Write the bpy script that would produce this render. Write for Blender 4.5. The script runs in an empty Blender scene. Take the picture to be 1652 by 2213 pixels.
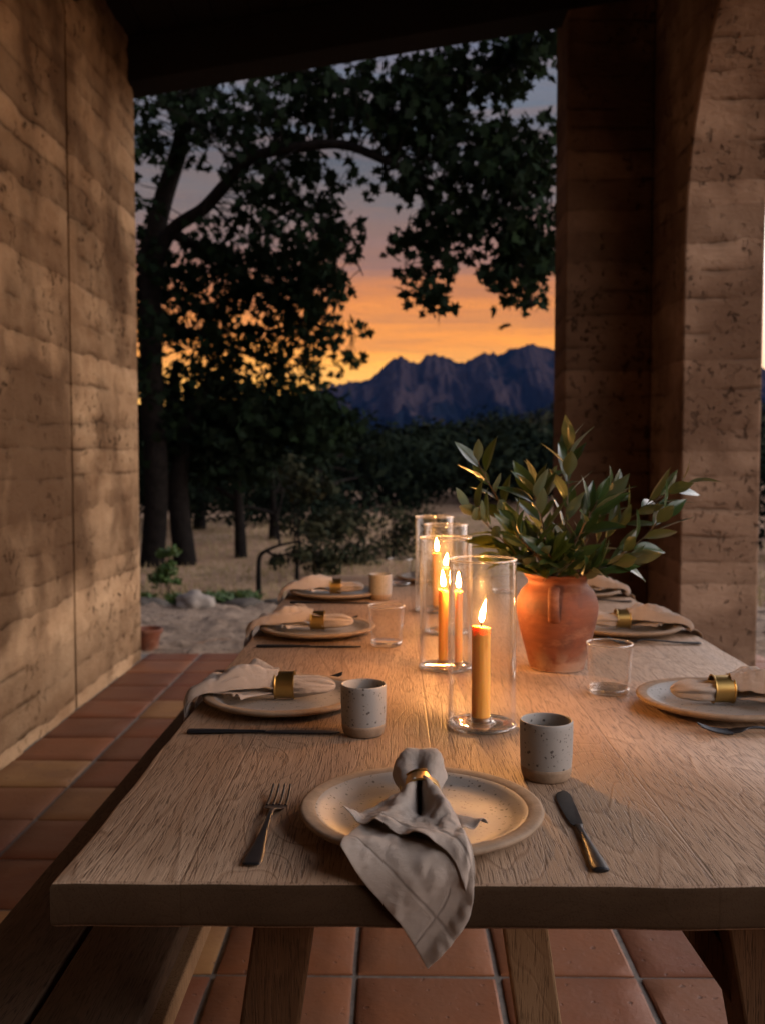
import bpy, bmesh, math, random
import numpy as np
from mathutils import Vector, Matrix, noise
R = math.radians
C = bpy.context.scene.collection
scn = bpy.context.scene

# ------------------------------------------------------------------ camera
cam_d = bpy.data.cameras.new('camera')
cam = bpy.data.objects.new('camera', cam_d); C.objects.link(cam)
cam.location = (0, 0, 1.18)
PITCH = math.atan(108/2050); YAW = math.atan(24/2050)
cam.rotation_euler = (math.pi/2-PITCH, 0, YAW)
cam_d.sensor_fit = 'HORIZONTAL'; cam_d.sensor_width = 36
cam_d.lens = 2050/1652*36
cam_d.clip_start = 0.05; cam_d.clip_end = 20000
cam_d.dof.use_dof = True
cam_d.dof.focus_distance = 1.22
cam_d.dof.aperture_fstop = 8.5
scn.camera = cam

# ------------------------------------------------------------------ node helpers
class NT:
    def __init__(s, tree):
        s.t = tree; s.n = tree.nodes; s.l = tree.links
    def add(s, typ, **kw):
        n = s.n.new(typ)
        for k, v in kw.items():
            if k == 'inp':
                for kk, vv in v.items():
                    if isinstance(vv, bpy.types.NodeSocket): s.l.new(vv, n.inputs[kk])
                    else: n.inputs[kk].default_value = vv
            else: setattr(n, k, v)
        return n
    def math(s, op, a, b=0.0, c=None, clamp=False):
        n = s.n.new('ShaderNodeMath'); n.operation = op; n.use_clamp = clamp
        for i, v in enumerate((a, b, c)):
            if v is None: continue
            if isinstance(v, bpy.types.NodeSocket): s.l.new(v, n.inputs[i])
            else: n.inputs[i].default_value = v
        return n.outputs[0]
    def mix(s, f, a, b, bt='MIX'):
        n = s.n.new('ShaderNodeMix'); n.data_type = 'RGBA'; n.blend_type = bt
        for i, v in ((0, f), (6, a), (7, b)):
            if isinstance(v, bpy.types.NodeSocket): s.l.new(v, n.inputs[i])
            else: n.inputs[i].default_value = v if i == 0 else (tuple(v)+(1,))[:4]
        return n.outputs[2]
    def ramp(s, f, stops, interp='LINEAR'):
        n = s.n.new('ShaderNodeValToRGB'); cr = n.color_ramp; cr.interpolation = interp
        while len(cr.elements) < len(stops): cr.elements.new(0.5)
        for e, (p, c) in zip(cr.elements, stops):
            e.position = p
            e.color = (c, c, c, 1) if isinstance(c, (int, float)) else (tuple(c)+(1,))[:4]
        s.l.new(f, n.inputs[0]); return n.outputs[0]
    def map(s, vec, scale=(1, 1, 1), loc=(0, 0, 0), rot=(0, 0, 0)):
        n = s.add('ShaderNodeMapping', inp={'Vector': vec, 'Scale': scale, 'Location': loc, 'Rotation': rot}); return n.outputs[0]
    def noise(s, vec, scale=5, detail=4, rough=.5, dist=0.0, col=False):
        n = s.add('ShaderNodeTexNoise', inp={'Vector': vec, 'Scale': scale, 'Detail': detail, 'Roughness': rough, 'Distortion': dist}); return n.outputs[1 if col else 0]
    def bump(s, h, strength=.5, dist=.01, normal=None):
        d = {'Height': h, 'Strength': strength, 'Distance': dist}
        if normal is not None: d['Normal'] = normal
        return s.add('ShaderNodeBump', inp=d).outputs[0]

def mat(name):
    m = bpy.data.materials.new(name); m.use_nodes = True
    nt = NT(m.node_tree); nt.n.clear()
    out = nt.add('ShaderNodeOutputMaterial')
    nt.out = out
    nt.obj = nt.add('ShaderNodeTexCoord').outputs['Object']
    return m, nt
def principled(nt, **kw):
    b = nt.add('ShaderNodeBsdfPrincipled', inp={k.replace('_', ' '): v for k, v in kw.items()})
    nt.l.new(b.outputs[0], nt.out.inputs[0]); return b

# ------------------------------------------------------------------ sky
world = bpy.data.worlds.new('World'); scn.world = world; world.use_nodes = True
w = NT(world.node_tree); w.n.clear()
wo = w.add('ShaderNodeOutputWorld')
d = w.add('ShaderNodeTexCoord').outputs['Generated']
sep = w.add('ShaderNodeSeparateXYZ', inp={0: d})
dx, dy, dz = sep.outputs
# streaky dusk clouds: noise stretched sideways, shifting the elevation bands a little
cl = w.noise(w.map(d, scale=(2.0, 2.0, 13.0)), 2.6, 7, .62, .8)
cl2 = w.noise(w.map(d, scale=(1.5, 1.5, 9.0), loc=(3, 1, 2)), 1.7, 4, .5, .3)
el = w.math('ADD', dz, w.math('MULTIPLY', w.math('SUBTRACT', cl, .5), .085))
el = w.math('ADD', el, w.math('MULTIPLY', w.math('SUBTRACT', cl2, .5), .03))
front = w.ramp(el, [(0.0, (1.75, 1.0, .22)), (.085, (1.75, .82, .13)), (.125, (1.5, .54, .065)), (.165, (.98, .34, .075)),
                    (.21, (.42, .22, .15)), (.25, (.21, .18, .165)), (.30, (.115, .13, .145)), (.36, (.165, .19, .225)), (.45, (.12, .155, .25)), (1.0, (.09, .13, .24))])
front = w.mix(1.0, front, (.90, .88, .92), 'MULTIPLY')
streak = w.ramp(w.noise(w.map(d, scale=(1.4, 1.4, 22.0), loc=(5, 0, 1)), 3.0, 4, .6, .5), [(.38, 0.0), (.62, 1.0)])
front = w.mix(w.math('MULTIPLY', streak, .36), front, (.30, .165, .11))
back = w.ramp(dz, [(0.0, (.05, .042, .045)), (.25, (.065, .058, .065)), (.6, (.09, .10, .14)), (1.0, (.08, .11, .20))])
side = w.ramp(dz, [(0.0, (.60, .36, .22)), (.10, (.95, .66, .48)), (.22, (1.5, 1.32, 1.20)), (.46, (1.6, 1.55, 1.58)), (.68, (.50, .50, .56)), (1.0, (.10, .15, .26))])
side = w.mix(1.0, side, (2.75, 2.7, 2.75), 'MULTIPLY')
f = w.ramp(w.math('ADD', w.math('MULTIPLY', dy, .5), .5), [(.30, 0.0), (.72, 1.0)])
col = w.mix(f, back, front)
col = w.mix(w.ramp(w.math('ADD', dx, w.math('MULTIPLY', dz, -.12)), [(.17, 0.0), (.30, .45), (.62, 1.0)]), col, side)
bg = w.add('ShaderNodeBackground', inp={'Color': col, 'Strength': 1.0})
w.l.new(bg.outputs[0], wo.inputs[0])

scn.view_settings.view_transform = 'Standard'; scn.view_settings.look = 'None'
scn.view_settings.exposure = 0.48; scn.view_settings.gamma = 1.0
scn.render.engine = 'CYCLES'
cy = scn.cycles
cy.max_bounces = 10; cy.diffuse_bounces = 2; cy.glossy_bounces = 4; cy.transmission_bounces = 6
cy.transparent_max_bounces = 48; cy.sample_clamp_indirect = 4.0; cy.sample_clamp_direct = 0
cy.caustics_reflective = False; cy.caustics_refractive = False
cy.use_denoising = True; cy.volume_bounces = 1

# ------------------------------------------------------------------ object helpers
def link(name, me, m=None, parent=None):
    o = bpy.data.objects.new(name, me); C.objects.link(o)
    if m is not None:
        for mm in (m if isinstance(m, (list, tuple)) else [m]): me.materials.append(mm)
    if parent is not None: o.parent = parent
    return o
def smooth(me, ang=None):
    me.polygons.foreach_set('use_smooth', [True]*len(me.polygons))
    if ang is not None:
        try: me.set_sharp_from_angle(angle=R(ang))
        except Exception: pass
def mesh(name, v, f, sm=False, ang=None):
    me = bpy.data.meshes.new(name); me.from_pydata([tuple(p) for p in v], [], [tuple(q) for q in f]); me.update()
    if sm: smooth(me, ang)
    return me
def obj(name, v, f, m, parent=None, sm=False, ang=None): return link(name, mesh(name, v, f, sm, ang), m, parent)
def bmobj(name, bm, m, parent=None, sm=False, ang=None):
    me = bpy.data.meshes.new(name); bm.to_mesh(me); bm.free()
    if sm: smooth(me, ang)
    return link(name, me, m, parent)
def tag(o, label=None, cat=None, group=None, kind=None):
    if label: o['label'] = label
    if cat: o['category'] = cat
    if group: o['group'] = group
    if kind: o['kind'] = kind
    return o
def thing(name, label, cat, loc=(0, 0, 0), rz=0, group=None):
    o = bpy.data.objects.new(name, None); C.objects.link(o); o.empty_display_size = .05
    o.location = loc; o.rotation_euler = (0, 0, rz)
    return tag(o, label, cat, group)
def copy_tree(o, parent=None, loc=None, rz=None, label=None):
    c = o.copy(); C.objects.link(c)
    if parent is not None: c.parent = parent
    if loc is not None: c.location = loc
    if rz is not None: c.rotation_euler = (0, 0, rz)
    if label: c['label'] = label
    for ch in list(o.children): copy_tree(ch, c)
    return c
def bevel(o, wd, seg=2):
    b = o.modifiers.new('b', 'BEVEL'); b.width = wd; b.segments = seg; b.limit_method = 'ANGLE'; b.angle_limit = R(40); return o
def lathe(prof, n=64, cap=False):
    v = []; f = []; k = len(prof)
    for i in range(n):
        a = 2*math.pi*i/n; ca, sa = math.cos(a), math.sin(a)
        for r, z in prof: v.append((r*ca, r*sa, z))
    for i in range(n):
        j = (i+1) % n
        for q in range(k-1):
            f.append((i*k+q, j*k+q, j*k+q+1, i*k+q+1))
    if cap:
        v.append((0, 0, prof[0][1])); v.append((0, 0, prof[-1][1])); a0 = len(v)-2
        for i in range(n):
            j = (i+1) % n
            f.append((j*k, i*k, a0)); f.append((i*k+k-1, j*k+k-1, a0+1))
    return v, f
def box_v(x0, x1, y0, y1, z0, z1):
    v = [(x, y, z) for z in (z0, z1) for y in (y0, y1) for x in (x0, x1)]
    f = [(0, 2, 3, 1), (4, 5, 7, 6), (0, 1, 5, 4), (2, 6, 7, 3), (0, 4, 6, 2), (1, 3, 7, 5)]
    return v, f
def join(parts):
    v = []; f = []
    for pv, pf in parts:
        o = len(v); v += [tuple(p) for p in pv]; f += [tuple(i+o for i in q) for q in pf]
    return v, f
def tube(pts, rads, n=8, cap=True):
    v = []; f = []; pts = [Vector(p) for p in pts]; up = Vector((0, 0, 1))
    prevx = None
    for i, p in enumerate(pts):
        t = (pts[min(i+1, len(pts)-1)]-pts[max(i-1, 0)]).normalized()
        if prevx is None:
            a = up if abs(t.dot(up)) < .9 else Vector((1, 0, 0)); x = t.cross(a).normalized()
        else: x = (prevx - t*prevx.dot(t)).normalized()
        prevx = x; y = t.cross(x)
        for j in range(n):
            a = 2*math.pi*j/n; v.append(p+(x*math.cos(a)+y*math.sin(a))*rads[i])
    for i in range(len(pts)-1):
        for j in range(n):
            k = (j+1) % n; f.append((i*n+j, i*n+k, (i+1)*n+k, (i+1)*n+j))
    if cap: f.append(tuple(range(n))[::-1]); f.append(tuple((len(pts)-1)*n+j for j in range(n)))
    return v, f
def smoothpath(pts, sub=6):
    # Catmull-Rom through the points (any dimension)
    P = [np.array(p, float) for p in pts]; P = [2*P[0]-P[1]]+P+[2*P[-1]-P[-2]]; out = []
    for i in range(1, len(P)-2):
        for k in range(sub):
            t = k/sub; a, b, c, e = P[i-1:i+3]
            out.append(.5*((2*b)+(-a+c)*t+(2*a-5*b+4*c-e)*t*t+(-a+3*b-3*c+e)*t**3))
    out.append(P[-2]); return out
def nz(x, y=0., z=0.): return noise.noise(Vector((x, y, z)))
def sst(a, b, x):
    t = min(1, max(0, (x-a)/(b-a))); return t*t*(3-2*t)

# ------------------------------------------------------------------ materials
def m_earth(name, base, dark, light, axis=1):
    m, t = mat(name); o = t.obj
    s = t.add('ShaderNodeSeparateXYZ', inp={0: o}); z = s.outputs[2]
    warp = t.noise(t.map(o, scale=(1, 1, .5)), .9, 3)
    warp2 = t.noise(o, 6, 3)
    zonly = t.add('ShaderNodeCombineXYZ', inp={2: z}).outputs[0]
    z = t.math('ADD', z, t.math('MULTIPLY', t.noise(zonly, 2.6, 2), .35))
    zz = t.math('ADD', z, t.math('ADD', t.math('MULTIPLY', warp, .13), t.math('MULTIPLY', warp2, .045)))
    q = t.math('MULTIPLY', zz, 6.6)
    fr = t.math('FRACT', q); fl = t.math('FLOOR', q)
    wn = t.add('ShaderNodeTexWhiteNoise', noise_dimensions='1D', inp={'W': fl})
    lay = wn.outputs[0]
    edge = t.math('MINIMUM', fr, t.math('SUBTRACT', 1.0, fr))
    brk = t.ramp(t.noise(t.map(o, scale=(1, 1, .4)), 4.5, 3), [(.46, 0.0), (.66, 1.0)])
    line = t.math('MULTIPLY', t.ramp(edge, [(0.0, 1.0), (.03, .55), (.15, 0.0)]), brk)
    big = t.noise(t.map(o, scale=(1, 1, 1.8)), 2.2, 5, .6)
    fine = t.noise(t.map(o, scale=(1, 1, 1.6)), 38, 5, .7)
    pitn = t.noise(t.map(o, scale=(1, 1, .9)), 24, 4, .65, .4)
    clus = t.noise(o, 3.0, 3)
    pit = t.math('MULTIPLY', t.ramp(pitn, [(.33, 1.0), (.42, 0.0)]), t.ramp(clus, [(.42, 0.0), (.6, 1.0)]))
    col = t.mix(t.ramp(big, [(.3, 0.0), (.7, 1.0)]), base, light)
    col = t.mix(t.math('MULTIPLY', lay, .5), col, dark)
    col = t.mix(t.math('MULTIPLY', t.ramp(fr, [(0.0, .55), (.55, 0.0)]), t.ramp(warp2, [(.35, 0.0), (.65, 1.0)])), col, dark)
    col = t.mix(t.math('MULTIPLY', fine, .35), col, dark)
    col = t.mix(t.math('MULTIPLY', t.ramp(t.noise(t.map(o, scale=(1, 1, .7), loc=(2, 5, 1)), 1.1, 4, .6), [(.45, 0.0), (.58, 1.0)]), .85), col, dark)
    col = t.mix(t.math('MULTIPLY', line, .5), col, tuple(c*.35 for c in dark))
    col = t.mix(t.math('MULTIPLY', pit, .75), col, tuple(c*.3 for c in dark))
    h = t.math('SUBTRACT', t.math('MULTIPLY', fine, .45), t.math('MULTIPLY', pit, .9))
    h = t.math('SUBTRACT', h, t.math('MULTIPLY', line, .9))
    h = t.math('ADD', h, t.math('MULTIPLY', big, 1.3))
    h = t.math('ADD', h, t.math('MULTIPLY', fr, .25))
    principled(t, Base_Color=col, Roughness=.95, Specular_IOR_Level=.04, Normal=t.bump(h, 1.0, .016)); return m
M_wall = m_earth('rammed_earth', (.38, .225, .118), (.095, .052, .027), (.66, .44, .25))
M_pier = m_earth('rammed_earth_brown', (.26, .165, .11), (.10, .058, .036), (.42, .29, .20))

def m_oak(name, a, b, c, rough=.5, grain=1.0, planks=False, upright=False):
    m, t = mat(name); o = t.obj
    if upright: o = t.map(o, rot=(math.pi/2, 0, 0))      # grain runs up the timber
    s = t.add('ShaderNodeSeparateXYZ', inp={0: o}); x, y, z = s.outputs
    if planks:
        pl = t.math('FLOOR', t.math('MULTIPLY', t.math('ADD', x, .135), 1/.268))
        wn = t.add('ShaderNodeTexWhiteNoise', noise_dimensions='1D', inp={'W': pl})
        off = t.math('MULTIPLY', wn.outputs[0], 13.0)
        cmb = t.add('ShaderNodeCombineXYZ', inp={0: t.math('ADD', x, off), 1: t.math('ADD', y, off), 2: z}).outputs[0]
    else: cmb = o
    # cathedral figure: stretched rings
    lo = t.noise(t.map(cmb, scale=(3.4, .62, 3.4)), 1.6, 2, .45, .4)
    rings = t.math('FRACT', t.math('MULTIPLY', lo, 26.0))
    rl = t.ramp(rings, [(0.0, .0), (.08, 1.0), (.2, .25), (.75, .35), (1.0, .0)])
    ff = t.noise(t.map(cmb, scale=(400, 13.0, 400)), 1.0, 3, .6, .25)
    pores = t.ramp(t.noise(t.map(cmb, scale=(560, 26, 560), loc=(3, 3, 3)), 1.0, 2, .6, .3), [(.36, 1.0), (.47, 0.0)])
    mid = t.noise(t.map(cmb, scale=(34, 1.8, 34)), 1.0, 3, .5, .3)
    patch = t.noise(cmb, 3.0, 3)
    knotd = t.add('ShaderNodeTexVoronoi', inp={'Vector': t.map(cmb, scale=(2.6, 1.15, 2.6)), 'Scale': 1.0}).outputs['Distance']
    kn = t.ramp(knotd, [(.018, 1.0), (.05, 0.0)])
    col = t.mix(t.ramp(mid, [(.3, 0.0), (.7, 1.0)]), a, b)
    col = t.mix(t.math('MULTIPLY', t.ramp(patch, [(.35, 0.0), (.7, 1.0)]), .35), col, c)
    col = t.mix(t.math('MULTIPLY', rl, .62*grain), col, c)
    col = t.mix(t.math('MULTIPLY', ff, .35*grain), col, c)
    col = t.mix(t.math('MULTIPLY', pores, .75*grain), col, tuple(q*.42 for q in c))
    col = t.mix(t.math('MULTIPLY', kn, .75), col, tuple(q*.25 for q in c))
    h = t.math('SUBTRACT', t.math('ADD', t.math('MULTIPLY', ff, .8), t.math('MULTIPLY', mid, .35)), t.math('MULTIPLY', pores, .5))
    h = t.math('SUBTRACT', h, t.math('MULTIPLY', rl, .5))
    if planks:
        fx = t.math('FRACT', t.math('MULTIPLY', t.math('ADD', x, .135), 1/.268))
        e = t.math('MINIMUM', fx, t.math('SUBTRACT', 1.0, fx))
        sm = t.ramp(e, [(0.0, 1.0), (.006, 0.0)])
        col = t.mix(t.math('MULTIPLY', sm, .6), col, tuple(q*.4 for q in c))
        col = t.mix(t.math('MULTIPLY', wn.outputs[0], .30), col, c)
        h = t.math('SUBTRACT', h, t.math('MULTIPLY', sm, .9))
    if planks:
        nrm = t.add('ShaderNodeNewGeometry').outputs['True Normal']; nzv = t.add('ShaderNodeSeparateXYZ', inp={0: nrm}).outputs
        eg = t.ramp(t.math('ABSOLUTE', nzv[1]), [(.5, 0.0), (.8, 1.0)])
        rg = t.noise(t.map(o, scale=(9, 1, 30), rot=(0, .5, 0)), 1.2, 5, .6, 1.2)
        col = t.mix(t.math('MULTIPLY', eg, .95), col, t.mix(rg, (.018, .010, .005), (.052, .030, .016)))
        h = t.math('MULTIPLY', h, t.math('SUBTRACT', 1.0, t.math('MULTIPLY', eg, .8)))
    ro = t.math('ADD', rough+.02, t.math('MULTIPLY', mid, .22))
    sp_l = t.math('SUBTRACT', .5, t.math('MULTIPLY', eg, .46)) if planks else .08
    if planks: ro = t.math('ADD', ro, t.math('MULTIPLY', eg, .4), clamp=True)
    principled(t, Base_Color=col, Roughness=ro, Specular_IOR_Level=sp_l, Normal=t.bump(h, .6*grain, .0010)); return m
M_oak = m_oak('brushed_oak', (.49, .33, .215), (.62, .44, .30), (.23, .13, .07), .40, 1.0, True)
M_oakd = m_oak('oak_leg', (.10, .052, .026), (.15, .08, .04), (.05, .026, .013), .6, .8, upright=True)
M_oakl = m_oak('oak_pale', (.42, .28, .16), (.5, .34, .2), (.26, .16, .09), .6, .8, upright=True)
M_bench = m_oak('bench_wood', (.11, .075, .05), (.15, .10, .07), (.06, .04, .026), .55, .9)
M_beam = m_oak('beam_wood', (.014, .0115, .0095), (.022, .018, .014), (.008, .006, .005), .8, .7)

def m_tile():
    m, t = mat('terracotta_tile'); o = t.obj
    at = t.add('ShaderNodeAttribute', attribute_name='tint').outputs['Fac']
    col = t.ramp(at, [(0.0, (.105, .029, .011)), (.3, (.20, .060, .022)), (.55, (.28, .105, .038)), (.78, (.16, .044, .017)), (1.0, (.40, .22, .08))])
    n1 = t.noise(o, 7, 4, .6); n2 = t.noise(o, 60, 4, .6); sp = t.ramp(t.noise(o, 42, 2, .5), [(.27, 1.0), (.33, 0.0)])
    col = t.mix(t.ramp(n1, [(.35, 0.0), (.75, .6)]), col, (.22, .095, .042))
    col = t.mix(t.math('MULTIPLY', n2, .3), col, (.2, .09, .055))
    col = t.mix(t.math('MULTIPLY', sp, .6), col, (.07, .035, .025))
    dirt = t.ramp(t.noise(o, 2.1, 6, .68, .8), [(.42, 0.0), (.66, 1.0)])
    col = t.mix(t.math('MULTIPLY', dirt, .45), col, (.16, .085, .055))
    h = t.math('ADD', t.math('MULTIPLY', n1, 1.0), t.math('SUBTRACT', t.math('MULTIPLY', n2, .3), t.math('MULTIPLY', sp, .4)))
    principled(t, Base_Color=col, Roughness=t.math('ADD', .42, t.math('MULTIPLY', n1, .25)), Specular_IOR_Level=.32, Normal=t.bump(h, .6, .006)); return m
M_tile = m_tile()
def simple(name, c1, c2, sc, rough=.9, bs=.5, bd=.01, detail=5, **kw):
    m, t = mat(name); n = t.noise(t.obj, sc, detail, .6)
    principled(t, Base_Color=t.mix(t.ramp(n, [(.3, 0.0), (.7, 1.0)]), c1, c2), Roughness=rough, Normal=t.bump(n, bs, bd), Specular_IOR_Level=.03 if rough >= .9 else .5, **kw); return m
M_grout = simple('grout', (.17, .15, .13), (.26, .23, .2), 40, .95, .6, .004)
def m_ground(name, c1, c2, c3, s1, s2, bd):
    m, t = mat(name); o = t.obj
    a = t.noise(o, s1, 6, .6); b = t.noise(o, s2, 6, .7)
    col = t.mix(t.ramp(a, [(.35, 0.0), (.65, 1.0)]), c1, c2)
    col = t.mix(t.ramp(b, [(.45, 0.0), (.7, .8)]), col, c3)
    principled(t, Base_Color=col, Roughness=1.0, Specular_IOR_Level=.1, Normal=t.bump(t.math('ADD', b, t.math('MULTIPLY', a, .6)), 1.0, bd)); return m
M_ground = m_ground('dry_soil', (.28, .165, .10), (.42, .28, .18), (.13, .09, .055), .5, 5, .06)
M_gravel = m_ground('gravel_soil', (.30, .215, .15), (.42, .31, .225), (.13, .095, .07), 3, 16, .05)

def m_stone(name, glaze, clay, split_attr=None):
    m, t = mat(name); o = t.obj
    n = t.noise(o, 30, 4); big = t.noise(o, 9, 3)
    v = t.add('ShaderNodeTexVoronoi', inp={'Vector': t.noise(o, 14, 2, col=True), 'Scale': 1.0})
    v1 = t.add('ShaderNodeTexVoronoi', inp={'Vector': t.map(o, scale=(1, 1, 1)), 'Scale': 115.0, 'Randomness': 1.0}).outputs['Distance']
    v2 = t.add('ShaderNodeTexVoronoi', inp={'Vector': o, 'Scale': 200.0}).outputs['Distance']
    msk = t.ramp(t.noise(o, 120, 2, .5), [(.48, 0.0), (.54, 1.0)])
    sp = t.math('MULTIPLY', t.ramp(v1, [(.17, 1.0), (.27, 0.0)]), msk)
    msk2 = t.ramp(t.noise(t.map(o, loc=(4, 2, 1)), 70, 2, .5), [(.5, 0.0), (.58, 1.0)])
    sp2 = t.math('MULTIPLY', t.ramp(v2, [(.14, 1.0), (.24, 0.0)]), msk2)
    sp = t.math('MAXIMUM', sp, sp2)
    col = t.mix(t.math('MULTIPLY', big, .5), glaze, tuple(q*.72 for q in glaze))
    col = t.mix(t.math('MULTIPLY', sp, .85), col, (.035, .025, .02))
    principled(t, Base_Color=col, Roughness=t.math('ADD', .46, t.math('MULTIPLY', n, .2)), Normal=t.bump(n, .25, .002)); return m
M_glaze = m_stone('speckled_glaze', (.29, .272, .25), None)
M_clay = simple('bare_stoneware', (.20, .138, .088), (.29, .205, .135), 60, .8, .35, .002)
def m_terra():
    m, t = mat('terracotta_pot'); o = t.obj
    n1 = t.noise(t.map(o, scale=(1, 1, 5)), 9, 5, .6); n2 = t.noise(o, 40, 5, .65); b = t.noise(o, 14, 4, .6, .6)
    s = t.add('ShaderNodeSeparateXYZ', inp={0: o}); z = s.outputs[2]
    low = t.math('MULTIPLY', t.ramp(z, [(0.0, 1.0), (.05, 0.0)]), t.ramp(b, [(.42, 0.0), (.55, 1.0)]))
    lines = t.noise(t.map(o, scale=(.3, .3, 1)), 130, 3, .6)
    col = t.mix(t.ramp(n1, [(.3, 0.0), (.7, 1.0)]), (.14, .038, .015), (.23, .070, .028))
    col = t.mix(t.ramp(b, [(.48, 0.0), (.68, .85)]), col, (.10, .036, .02))
    col = t.mix(t.ramp(t.noise(t.map(o, loc=(5, 2, 7), scale=(1, 1, 2)), 11, 5, .65), [(.52, 0.0), (.72, .6)]), col, (.42, .21, .12))
    col = t.mix(t.math('MULTIPLY', low, .6), col, (.55, .36, .24))
    h = t.math('ADD', t.math('MULTIPLY', lines, .6), t.math('ADD', t.math('MULTIPLY', n2, .5), b))
    principled(t, Base_Color=col, Roughness=.72, Normal=t.bump(h, .5, .003)); return m
M_terra = m_terra()
def m_linen():
    m, t = mat('linen'); uv = t.add('ShaderNodeUVMap').outputs[0]; o = t.obj
    wu = t.add('ShaderNodeTexWave', wave_type='BANDS', bands_direction='X', inp={'Vector': uv, 'Scale': 130.0, 'Distortion': 2.0, 'Detail': 2.0}).outputs['Fac']
    wv = t.add('ShaderNodeTexWave', wave_type='BANDS', bands_direction='Y', inp={'Vector': uv, 'Scale': 130.0, 'Distortion': 2.0, 'Detail': 2.0}).outputs['Fac']
    n = t.noise(o, 55, 5, .6, .4); cr = t.noise(o, 20, 5, .62, 1.2); sl = t.noise(t.map(uv, scale=(4, 160, 1)), 1.0, 3)
    hem = t.add('ShaderNodeAttribute', attribute_name='hem').outputs['Fac']
    col = t.mix(t.math('MULTIPLY', sl, .5), (.58, .48, .40), (.44, .35, .285))
    col = t.mix(t.math('MULTIPLY', hem, .5), col, (.2, .15, .12))
    h = t.math('ADD', t.math('MULTIPLY', t.math('ADD', wu, wv), .05), t.math('ADD', t.math('MULTIPLY', n, .35), t.math('MULTIPLY', cr, 1.1)))
    h = t.math('SUBTRACT', h, t.math('MULTIPLY', hem, .35))
    p = principled(t, Base_Color=col, Roughness=.95, Specular_IOR_Level=.15, Normal=t.bump(h, .85, .008))
    p.inputs['Sheen Weight'].default_value = .25; p.inputs['Sheen Roughness'].default_value = .5
    return m
M_linen = m_linen()
def m_metal(name, c, rough, sc=200, brushed=(1, 1, 1)):
    m, t = mat(name); n = t.noise(t.map(t.obj, scale=brushed), sc, 3, .6); g = t.noise(t.obj, 60, 4)
    principled(t, Base_Color=t.mix(g, c, tuple(q*.7 for q in c)), Metallic=1.0, Roughness=t.math('ADD', rough, t.math('MULTIPLY', g, .15)), Normal=t.bump(n, .15, .0005)); return m
M_brass = m_metal('aged_brass', (.62, .40, .13), .26, 120)
m, t = mat('black_steel'); n = t.noise(t.obj, 90, 4)
principled(t, Base_Color=(.035, .036, .04, 1), Metallic=.75, Roughness=t.math('ADD', .32, t.math('MULTIPLY', n, .15)), Normal=t.bump(n, .1, .0005)); M_steel = m
def m_glass(name, tint=(.985, .98, .97), soft=.003, sharp=1.0, pw=3.0, haze=.0007):
    m, t = mat(name)
    lw = t.add('ShaderNodeLayerWeight', inp={'Blend': .5}).outputs['Facing']
    smear = t.noise(t.map(t.obj, scale=(1, 1, .35)), 26, 4, .6)
    tr = t.add('ShaderNodeBsdfTransparent', inp={'Color': tint+(1,)})
    g1 = t.add('ShaderNodeBsdfGlossy', inp={'Color': (1, 1, 1, 1), 'Roughness': .34})
    g2 = t.add('ShaderNodeBsdfGlossy', inp={'Color': (1, 1, 1, 1), 'Roughness': .03})
    df = t.add('ShaderNodeBsdfTranslucent', inp={'Color': (.9, .88, .85, 1)}); d2 = t.add('ShaderNodeBsdfDiffuse', inp={'Color': (.9, .88, .85, 1)})
    def mx(fac, a, b):
        n = t.add('ShaderNodeMixShader', inp={0: fac}); t.l.new(a.outputs[0], n.inputs[1]); t.l.new(b.outputs[0], n.inputs[2]); return n
    x = mx(t.math('MULTIPLY', t.math('ADD', .55, smear), soft), tr, g1)
    x = mx(t.math('MULTIPLY', t.math('POWER', lw, pw), sharp, clamp=True), x, g2)
    x = mx(t.math('MULTIPLY', t.math('ADD', haze, t.math('MULTIPLY', t.math('POWER', lw, 4.0), haze*25)), t.math('ADD', .5, smear)), x, mx(.5, df, d2))
    t.l.new(x.outputs[0], t.out.inputs[0]); return m
M_glass = m_glass('clear_glass')
M_glassb = m_glass('thick_glass', (.9, .87, .82), .04, 1.0, 2.0, .012)
M_lip = m_glass('glass_lip', (.9, .87, .82), .08, 1.0, 1.4, .09)
def m_wax():
    m, t = mat('beeswax'); n = t.noise(t.map(t.obj, scale=(1, 1, .08)), 160, 3)
    b = principled(t, Base_Color=(.92, .45, .095, 1), Roughness=.42, Normal=t.bump(n, .35, .002))
    b.inputs['Subsurface Weight'].default_value = 1.0
    b.inputs['Subsurface Radius'].default_value = (1.0, .72, .40); b.inputs['Subsurface Scale'].default_value = .007
    return m
M_wax = m_wax()
m, t = mat('wick'); principled(t, Base_Color=(.01, .008, .006, 1), Roughness=.9); M_wick = m
FLAME = 1350.0
m, t = mat('flame_core'); s = t.add('ShaderNodeTexCoord').outputs['Generated']; z = t.add('ShaderNodeSeparateXYZ', inp={0: s}).outputs[2]
e = t.add('ShaderNodeEmission', inp={'Color': t.ramp(z, [(0, (1, .34, .07)), (.3, (1, .46, .14)), (1, (1, .40, .09))]), 'Strength': t.math('MULTIPLY', t.ramp(z, [(0, .05), (.15, .5), (.35, 1.0), (.8, .8), (1, .12)]), FLAME)})
t.l.new(e.outputs[0], t.out.inputs[0]); M_flame = m
m, t = mat('flame_veil'); lw = t.add('ShaderNodeLayerWeight', inp={'Blend': .5}).outputs['Facing']
e = t.add('ShaderNodeEmission', inp={'Color': (1, .36, .06, 1), 'Strength': .55}); tr = t.add('ShaderNodeBsdfTransparent')
ad = t.add('ShaderNodeAddShader'); t.l.new(e.outputs[0], ad.inputs[0]); t.l.new(tr.outputs[0], ad.inputs[1]); t.l.new(ad.outputs[0], t.out.inputs[0]); M_veil = m

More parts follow.
